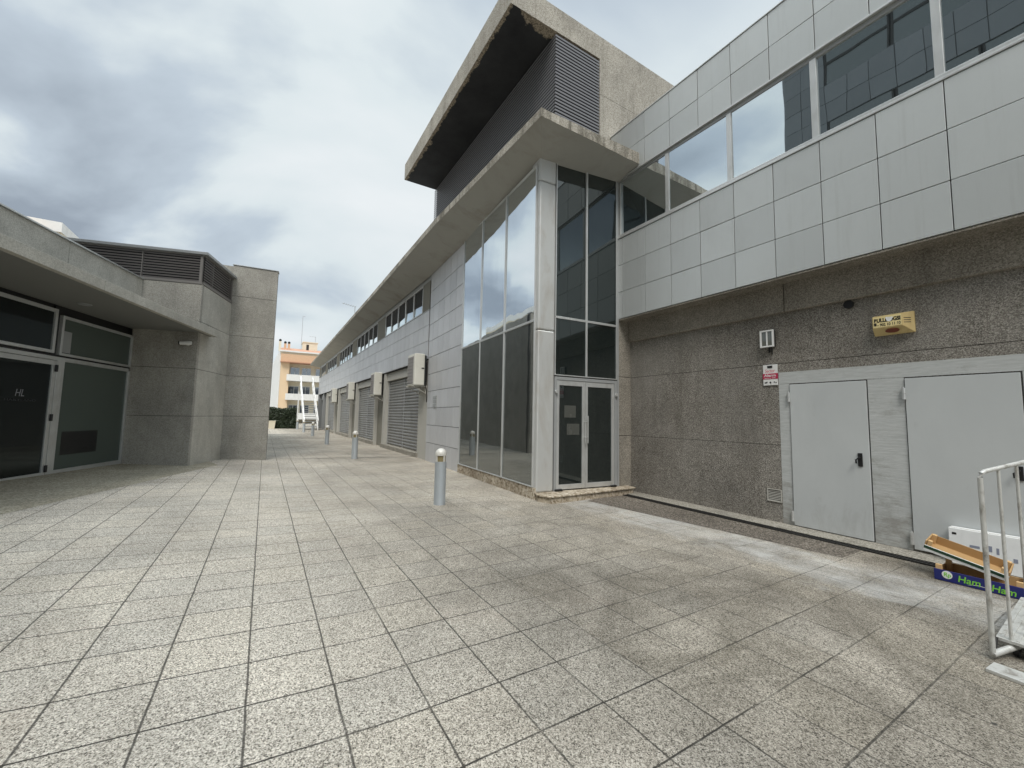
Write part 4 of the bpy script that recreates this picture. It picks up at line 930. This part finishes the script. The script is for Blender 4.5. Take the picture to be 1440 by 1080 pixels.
t = thing('outdoor_stair', 'straight white steel stair with high side rails at the far end of the facade', 'stair', (3.9,43.8,-1.6))
ya, yb, za, zb = 43.8, 52.0, -1.6, 3.3
XL, XR = 3.28, 4.5
for X in (XL, XR):
    mb = MB(); mb.hexa([(X-0.04,ya,za),(X+0.04,ya,za),(X+0.04,yb,zb-0.1),(X-0.04,yb,zb-0.1)],[(X-0.04,ya,za+0.28),(X+0.04,ya,za+0.28),(X+0.04,yb,zb+0.2),(X-0.04,yb,zb+0.2)]); mb.build('stringer', 'white', t)
    mb = MB(); mb.hexa([(X-0.05,ya+0.1,za+0.85),(X+0.05,ya+0.1,za+0.85),(X+0.05,yb,zb+0.75),(X-0.05,yb,zb+0.75)],[(X-0.05,ya+0.1,za+1.0),(X+0.05,ya+0.1,za+1.0),(X+0.05,yb,zb+0.92),(X-0.05,yb,zb+0.92)]); 
    for k in range(9): s = k/8; yy, zz = ya+0.12+(yb-ya-0.2)*s, za+(zb-za)*s; mb.box(X-0.03,X+0.03,yy,yy+0.06,zz,zz+0.9)
    mb.build('side_rail', 'white', t)
for k in range(20):
    s = (k+1)/21; yy, zz = ya+(yb-ya)*s, za+0.1+(zb-za)*s
    if zz > 1.2: break
    mb = MB(); mb.box(XL+0.045,XR-0.045,yy,yy+0.28,zz,zz+0.07); mb.build('tread', 'alud', t)
mb = MB(); mb.box(2.80,2.90,46.6,46.7,gz(2.85,46.6)-0.02,2.2); mb.box(2.77,2.93,46.57,46.73,2.2,2.24); mb.box(2.74,2.96,46.54,46.76,gz(2.85,46.6),gz(2.85,46.6)+0.02)
tag(mb.build('slim_post', 'white'), 'slim white post standing left of the white stair', 'post')

# TV antenna on the roof
def antenna(loc, h, boom, n, label, grp=None, el=0.4):
    t = thing('tv_antenna', label, 'antenna', loc)
    x, y, z = loc
    mb = MB(); mb.tube([(x,y,z),(x,y,z+h)], 0.03, 8); mb.build('mast', 'alud', t, 0, True)
    mb = MB(); b0 = Vector((x+0.1,y,z+h-0.05)); b1 = b0+Vector(boom); mb.tube([b0,b1], 0.022, 6)
    d = Vector(boom).normalized(); s = d.cross(Vector((0,1,0.0))).normalized()
    for k in range(n): q = b0.lerp(b1,(k+0.3)/n); mb.tube([q-Vector((0,el,0)),q+Vector((0,el,0))], 0.01, 5)
    mb.build('aerial', 'alud', t)
antenna((6.7,40.0,5.7), 4.45, (-1.25,0,0.2), 6, 'thin television aerial rising over the roof edge of the long wing')

# apartment block beyond the hedge
t = thing('apartment_building', 'ochre apartment block with white balconies and tiled roof beyond the hedge', 'apartment block', (5,75,-1.6))
mb = MB(); mb.box(1.75,3.0,75,76.5,-1.7,8.2); mb.build('ochre_wall', 'orange', t)
mb = MB(); mb.hexa([(1.55,75.02,-1.7),(1.73,75.02,-1.7),(1.73,100,-1.7),(0.75,100,-1.7)],[(1.55,75.02,10.2),(1.73,75.02,10.2),(1.73,100,10.2),(0.75,100,10.2)]); mb.build('side_wall', 'white', t)
mb = MB(); mb.box(3.0,24,76.4,76.6,-1.7,8.2); mb.box(2,24,76.6,98,-1.7,9.6); mb.build('back_wall', 'cream', t)
mb = MB(); mb.box(1.7,24,74.7,76.4,8.32,9.55); mb.build('brick_attic_band', 'brick', t)
mb = MB(); mb.box(1.65,24,74.3,76.4,8.18,8.30); mb.build('eaves_band', 'terra', t)
mb = MB(); mb.box(1.6,24,74.9,76.5,9.56,9.9); mb.build('attic_wall', 'cream', t)
mb = MB(); mb.hexa([(1.5,74.7,9.92),(24,74.7,9.92),(24,80,11.0),(1.8,80,11.0)],[(1.5,74.7,10.1),(24,74.7,10.1),(24,80,11.25),(1.8,80,11.25)]); mb.build('roof', 'terra', t)
mb = MB(); mb.box(1.45,24,74.6,74.72,9.9,10.12); mb.build('gutter', 'white', t)
for z0 in (5.25,2.15,-0.95):
    mb = MB(); mb.box(2.72,24,74.5,76.3,z0-0.02,z0+0.12); mb.box(2.72,24,74.42,74.5,z0-0.02,z0+1.0); mb.box(2.66,2.72,74.42,76.3,z0-0.02,z0+1.0); mb.build('balcony', 'white', t)
    for x0 in (3.2,4.9,7.0,8.8):
        mb = MB(); mb.box(x0,x0+1.4,76.3,76.39,z0+0.1,z0+2.35); w = mb.build('window', 'white', t)
        mb = MB(); mb.box(x0+0.08,x0+0.67,76.27,76.299,z0+0.25,z0+2.25); mb.box(x0+0.74,x0+1.32,76.27,76.299,z0+0.25,z0+2.25); mb.build('pane', 'aglass', w)
mb = MB(); mb.lathe((3.15,75.8,2.27), [(0.05,0),(0.05,0.5),(0.2,0.7),(0.25,1.2),(0.12,1.9),(0.02,2.1)], 10); mb.build('folded_parasol', 'black', t)
mb = MB(); mb.box(5.05,7.3,79,82,10.6,12.35); mb.cur = 1; mb.box(5.55,5.95,78.97,79.0,10.9,12.0); mb.cur = 0; mb.box(4.95,7.4,78.9,82.1,12.35,12.5); mb.build('stair_tower', ['cream','gap'], t)
for i, (x, z) in enumerate(((1.35,12.1),(2.1,11.8),(2.65,11.8))):
    mb = MB(); mb.box(x,x+0.35,77,77.4,10.2,z-0.25); mb.build('chimney', 'brick' if i else 'cream', t)
    mb = MB(); mb.lathe((x+0.17,77.2,z-0.25), [(0.14,0),(0.16,0.1),(0.2,0.12),(0.2,0.3),(0.05,0.42)], 12); mb.build('chimney_cowl', 'iron', t)
antenna((4.75,79,11.0), 6.0, (0.3,0,0.0), 2, 'tall thin mast on the tiled roof of the ochre apartment block')
antenna((7.0,80,12.4), 1.3, (-1.1,0,0.05), 5, 'low wide aerial on the roof tower of the ochre apartment block')

# pale tower of flats glimpsed over the pavilion parapet
t = thing('pale_flats', 'pale block of flats with orange striped awning peeping over the pavilion parapet', 'apartment block', (-14,41,-1.6))
mb = MB(); mb.box(-21,-12.95,40.2,55,-1.7,12.3); mb.build('wall', 'cream', t)
mb = MB(); mb.box(-21.2,-12.9,40.0,55,12.31,13.0); mb.build('roof_parapet', 'white', t)
mb = MB()
for k in range(4): mb.hexa([(-20,39.0,11.2+0.26*k),(-13.6,39.0,11.2+0.26*k),(-13.6,40.19,11.3+0.26*k),(-20,40.19,11.3+0.26*k)],[(-20,39.0,11.33+0.26*k),(-13.6,39.0,11.33+0.26*k),(-13.6,40.19,11.43+0.26*k),(-20,40.19,11.43+0.26*k)])
mb.build('awning', 'brick', t)

# building across the way: stands left of and behind the viewer, seen in the window reflections
t = thing('opposite_block', 'grey clad office block with dark window strips, mirrored in the upper windows', 'building', (-9,0,-1.6))
OP = Pl(-7.2, 0, 0, 1); OE = 9.2
mb = MB(); mb.box(-15,-7.27,-12,OE-0.08,-1.7,17.2); mb.build('block_core', 'gap', t)
cols = [OE-0.8*k for k in range(27)][::-1]
OQ = Pl(0, OE, 90, -1)
for fl in range(5):
    zz = [-1.6+3.75*fl, -0.7+3.75*fl, 0.2+3.75*fl]
    mb = MB(); tiles(mb, OP, cols, zz, -0.06, 0.0, 0.01); tiles(mb, OP, cols[-3:], [zz[2], zz[2]+1.0, zz[2]+1.95], -0.06, 0.0, 0.006); tiles(mb, OQ, [-15+0.78*k for k in range(11)], zz+[zz[2]+0.97, zz[2]+1.94], -0.06, 0.0, 0.006); mb.build('cladding', 'cladd', t)
    for k in range(8):
        b = OE-1.62-2.3*k; a = b-2.25; z0, z1 = zz[2]+0.01, zz[2]+1.93
        mb = MB(); OP.box(mb, a, a+0.06, -0.07, -0.01, z0, z1); OP.box(mb, b-0.06, b, -0.07, -0.01, z0, z1); OP.box(mb, a+0.061, b-0.061, -0.07, -0.015, z0+0.9, z0+1.02); w = mb.build('window', 'iron', t)
        mb = MB(); OP.box(mb, a+0.061, b-0.061, -0.075, -0.04, z0, z0+0.899); OP.box(mb, a+0.061, b-0.061, -0.075, -0.04, z0+1.021, z1); mb.build('pane', 'glassd', w)

# ------------------------------------------------------------------ sky, sun, camera
SUN_EL, SUN_AZ = radians(54), radians(212)     # azimuth clockwise from +Y
w = bpy.data.worlds.new('World'); SC.world = w; w.use_nodes = True
T = w.node_tree; T.nodes.clear()
def wn(typ, ins=None, **kw):
    nd = T.nodes.new(typ)
    for k, v in kw.items(): setattr(nd, k, v)
    for k, v in (ins or {}).items():
        if isinstance(v, bpy.types.NodeSocket): T.links.new(v, nd.inputs[k])
        else: nd.inputs[k].default_value = v
    return nd
def wm(op, a, b=0.0, c=0.0): return wn('ShaderNodeMath', {0: a, 1: b, 2: c}, operation=op).outputs[0]
sky = wn('ShaderNodeTexSky', sky_type='NISHITA'); sky.sun_disc = False; sky.sun_elevation = SUN_EL; sky.sun_rotation = SUN_AZ
d = wn('ShaderNodeTexCoord').outputs['Generated']
s = wn('ShaderNodeSeparateXYZ', {0: d}); zc = wm('MAXIMUM', s.outputs[2], 0.02)
k = wm('ADD', zc, 0.22)
px = wm('DIVIDE', s.outputs[0], k); py = wm('DIVIDE', s.outputs[1], k)
SKYO = (7.3, -4.4, 0.37)
pv = wn('ShaderNodeMapping', {0: wn('ShaderNodeCombineXYZ', {0: px, 1: py, 2: 0.0}).outputs[0], 1: SKYO}).outputs[0]
n1 = wn('ShaderNodeTexNoise', {'Vector': pv, 'Scale': 0.95, 'Detail': 7, 'Roughness': 0.47, 'Distortion': 0.3}).outputs[0]
n2 = wn('ShaderNodeTexNoise', {'Vector': wn('ShaderNodeMapping', {0: pv, 1: (3.1,7.7,0.0)}).outputs[0], 'Scale': 0.7, 'Detail': 5, 'Roughness': 0.5, 'Distortion': 0.2}).outputs[0]
# heavier cloud toward the west (left), thin bright veil to the east
west = wn('ShaderNodeMapRange', {0: px, 1: 0.7, 2: -0.5, 3: 0.25, 4: 1.0}).outputs[0]
cl = wm('ADD', wm('MULTIPLY', wm('SUBTRACT', n1, 0.5), wm('MULTIPLY', west, 3.3)), wm('SUBTRACT', 0.74, wm('MULTIPLY', west, 0.2)))
rp = wn('ShaderNodeValToRGB', {0: cl}); e = rp.color_ramp.elements
e[0].position = 0.22; e[0].color = (0.33,0.385,0.45,1); e[1].position = 0.9; e[1].color = (0.91,0.94,0.955,1)
x_ = e.new(0.5); x_.color = (0.55,0.63,0.705,1)
x_ = e.new(0.62); x_.color = (0.75,0.825,0.85,1)
zen = wm('ADD', wn('ShaderNodeMapRange', {0: zc, 1: 0.03, 2: 0.78, 3: 4.7, 4: 5.1}).outputs[0], wn('ShaderNodeMapRange', {0: zc, 1: 0.78, 2: 0.95, 3: 0.0, 4: 17.0}).outputs[0])      # overcast: brighter overhead
cc = wn('ShaderNodeMix', {0: 1.0}, data_type='RGBA', blend_type='MULTIPLY'); T.links.new(rp.outputs[0], cc.inputs[6])
zcol = wn('ShaderNodeCombineXYZ', {0: zen, 1: zen, 2: zen}).outputs[0]; T.links.new(zcol, cc.inputs[7])
thin = wn('ShaderNodeMapRange', {0: n2, 1: 0.62, 2: 0.75, 3: 0.97, 4: 0.72}).outputs[0]
mx = wn('ShaderNodeMix', {0: thin}, data_type='RGBA'); T.links.new(sky.outputs[0], mx.inputs[6]); T.links.new(cc.outputs[2], mx.inputs[7])
bg = wn('ShaderNodeBackground', {0: mx.outputs[2], 1: 0.1}); out = wn('ShaderNodeOutputWorld'); T.links.new(bg.outputs[0], out.inputs[0])

sl = bpy.data.lights.new('sun', 'SUN'); sl.energy = 1.4; sl.angle = radians(25); sl.color = (1.0,0.96,0.9)
so = bpy.data.objects.new('sun', sl); COL.objects.link(so)
sd = Vector((sin(SUN_AZ)*cos(SUN_EL), cos(SUN_AZ)*cos(SUN_EL), sin(SUN_EL)))
so.rotation_euler = sd.to_track_quat('Z','Y').to_euler(); so.location = (0,0,30)

f, yaw, pitch, roll = 572.622941, 0.543210226, 0.0818676466, 0.0191716393
fwd = Vector((sin(yaw)*cos(pitch), cos(yaw)*cos(pitch), sin(pitch))); rt = Vector((cos(yaw),-sin(yaw),0)); up = rt.cross(fwd)
r2 = rt*cos(roll)+up*sin(roll); u2 = -rt*sin(roll)+up*cos(roll)
cd = bpy.data.cameras.new('camera'); cd.sensor_width = 36; cd.lens = f/1440*36; cd.clip_start = 0.05; cd.clip_end = 2000
co = bpy.data.objects.new('camera', cd); COL.objects.link(co)
co.matrix_world = Matrix(((r2.x,u2.x,-fwd.x,0),(r2.y,u2.y,-fwd.y,0),(r2.z,u2.z,-fwd.z,ZO),(0,0,0,1)))
SC.camera = co
SC.render.engine = 'CYCLES'
SC.cycles.max_bounces = 8; SC.cycles.use_denoising = True
SC.view_settings.view_transform = 'Standard'; SC.view_settings.look = 'None'; SC.view_settings.exposure = 1.0; SC.view_settings.gamma = 1.0
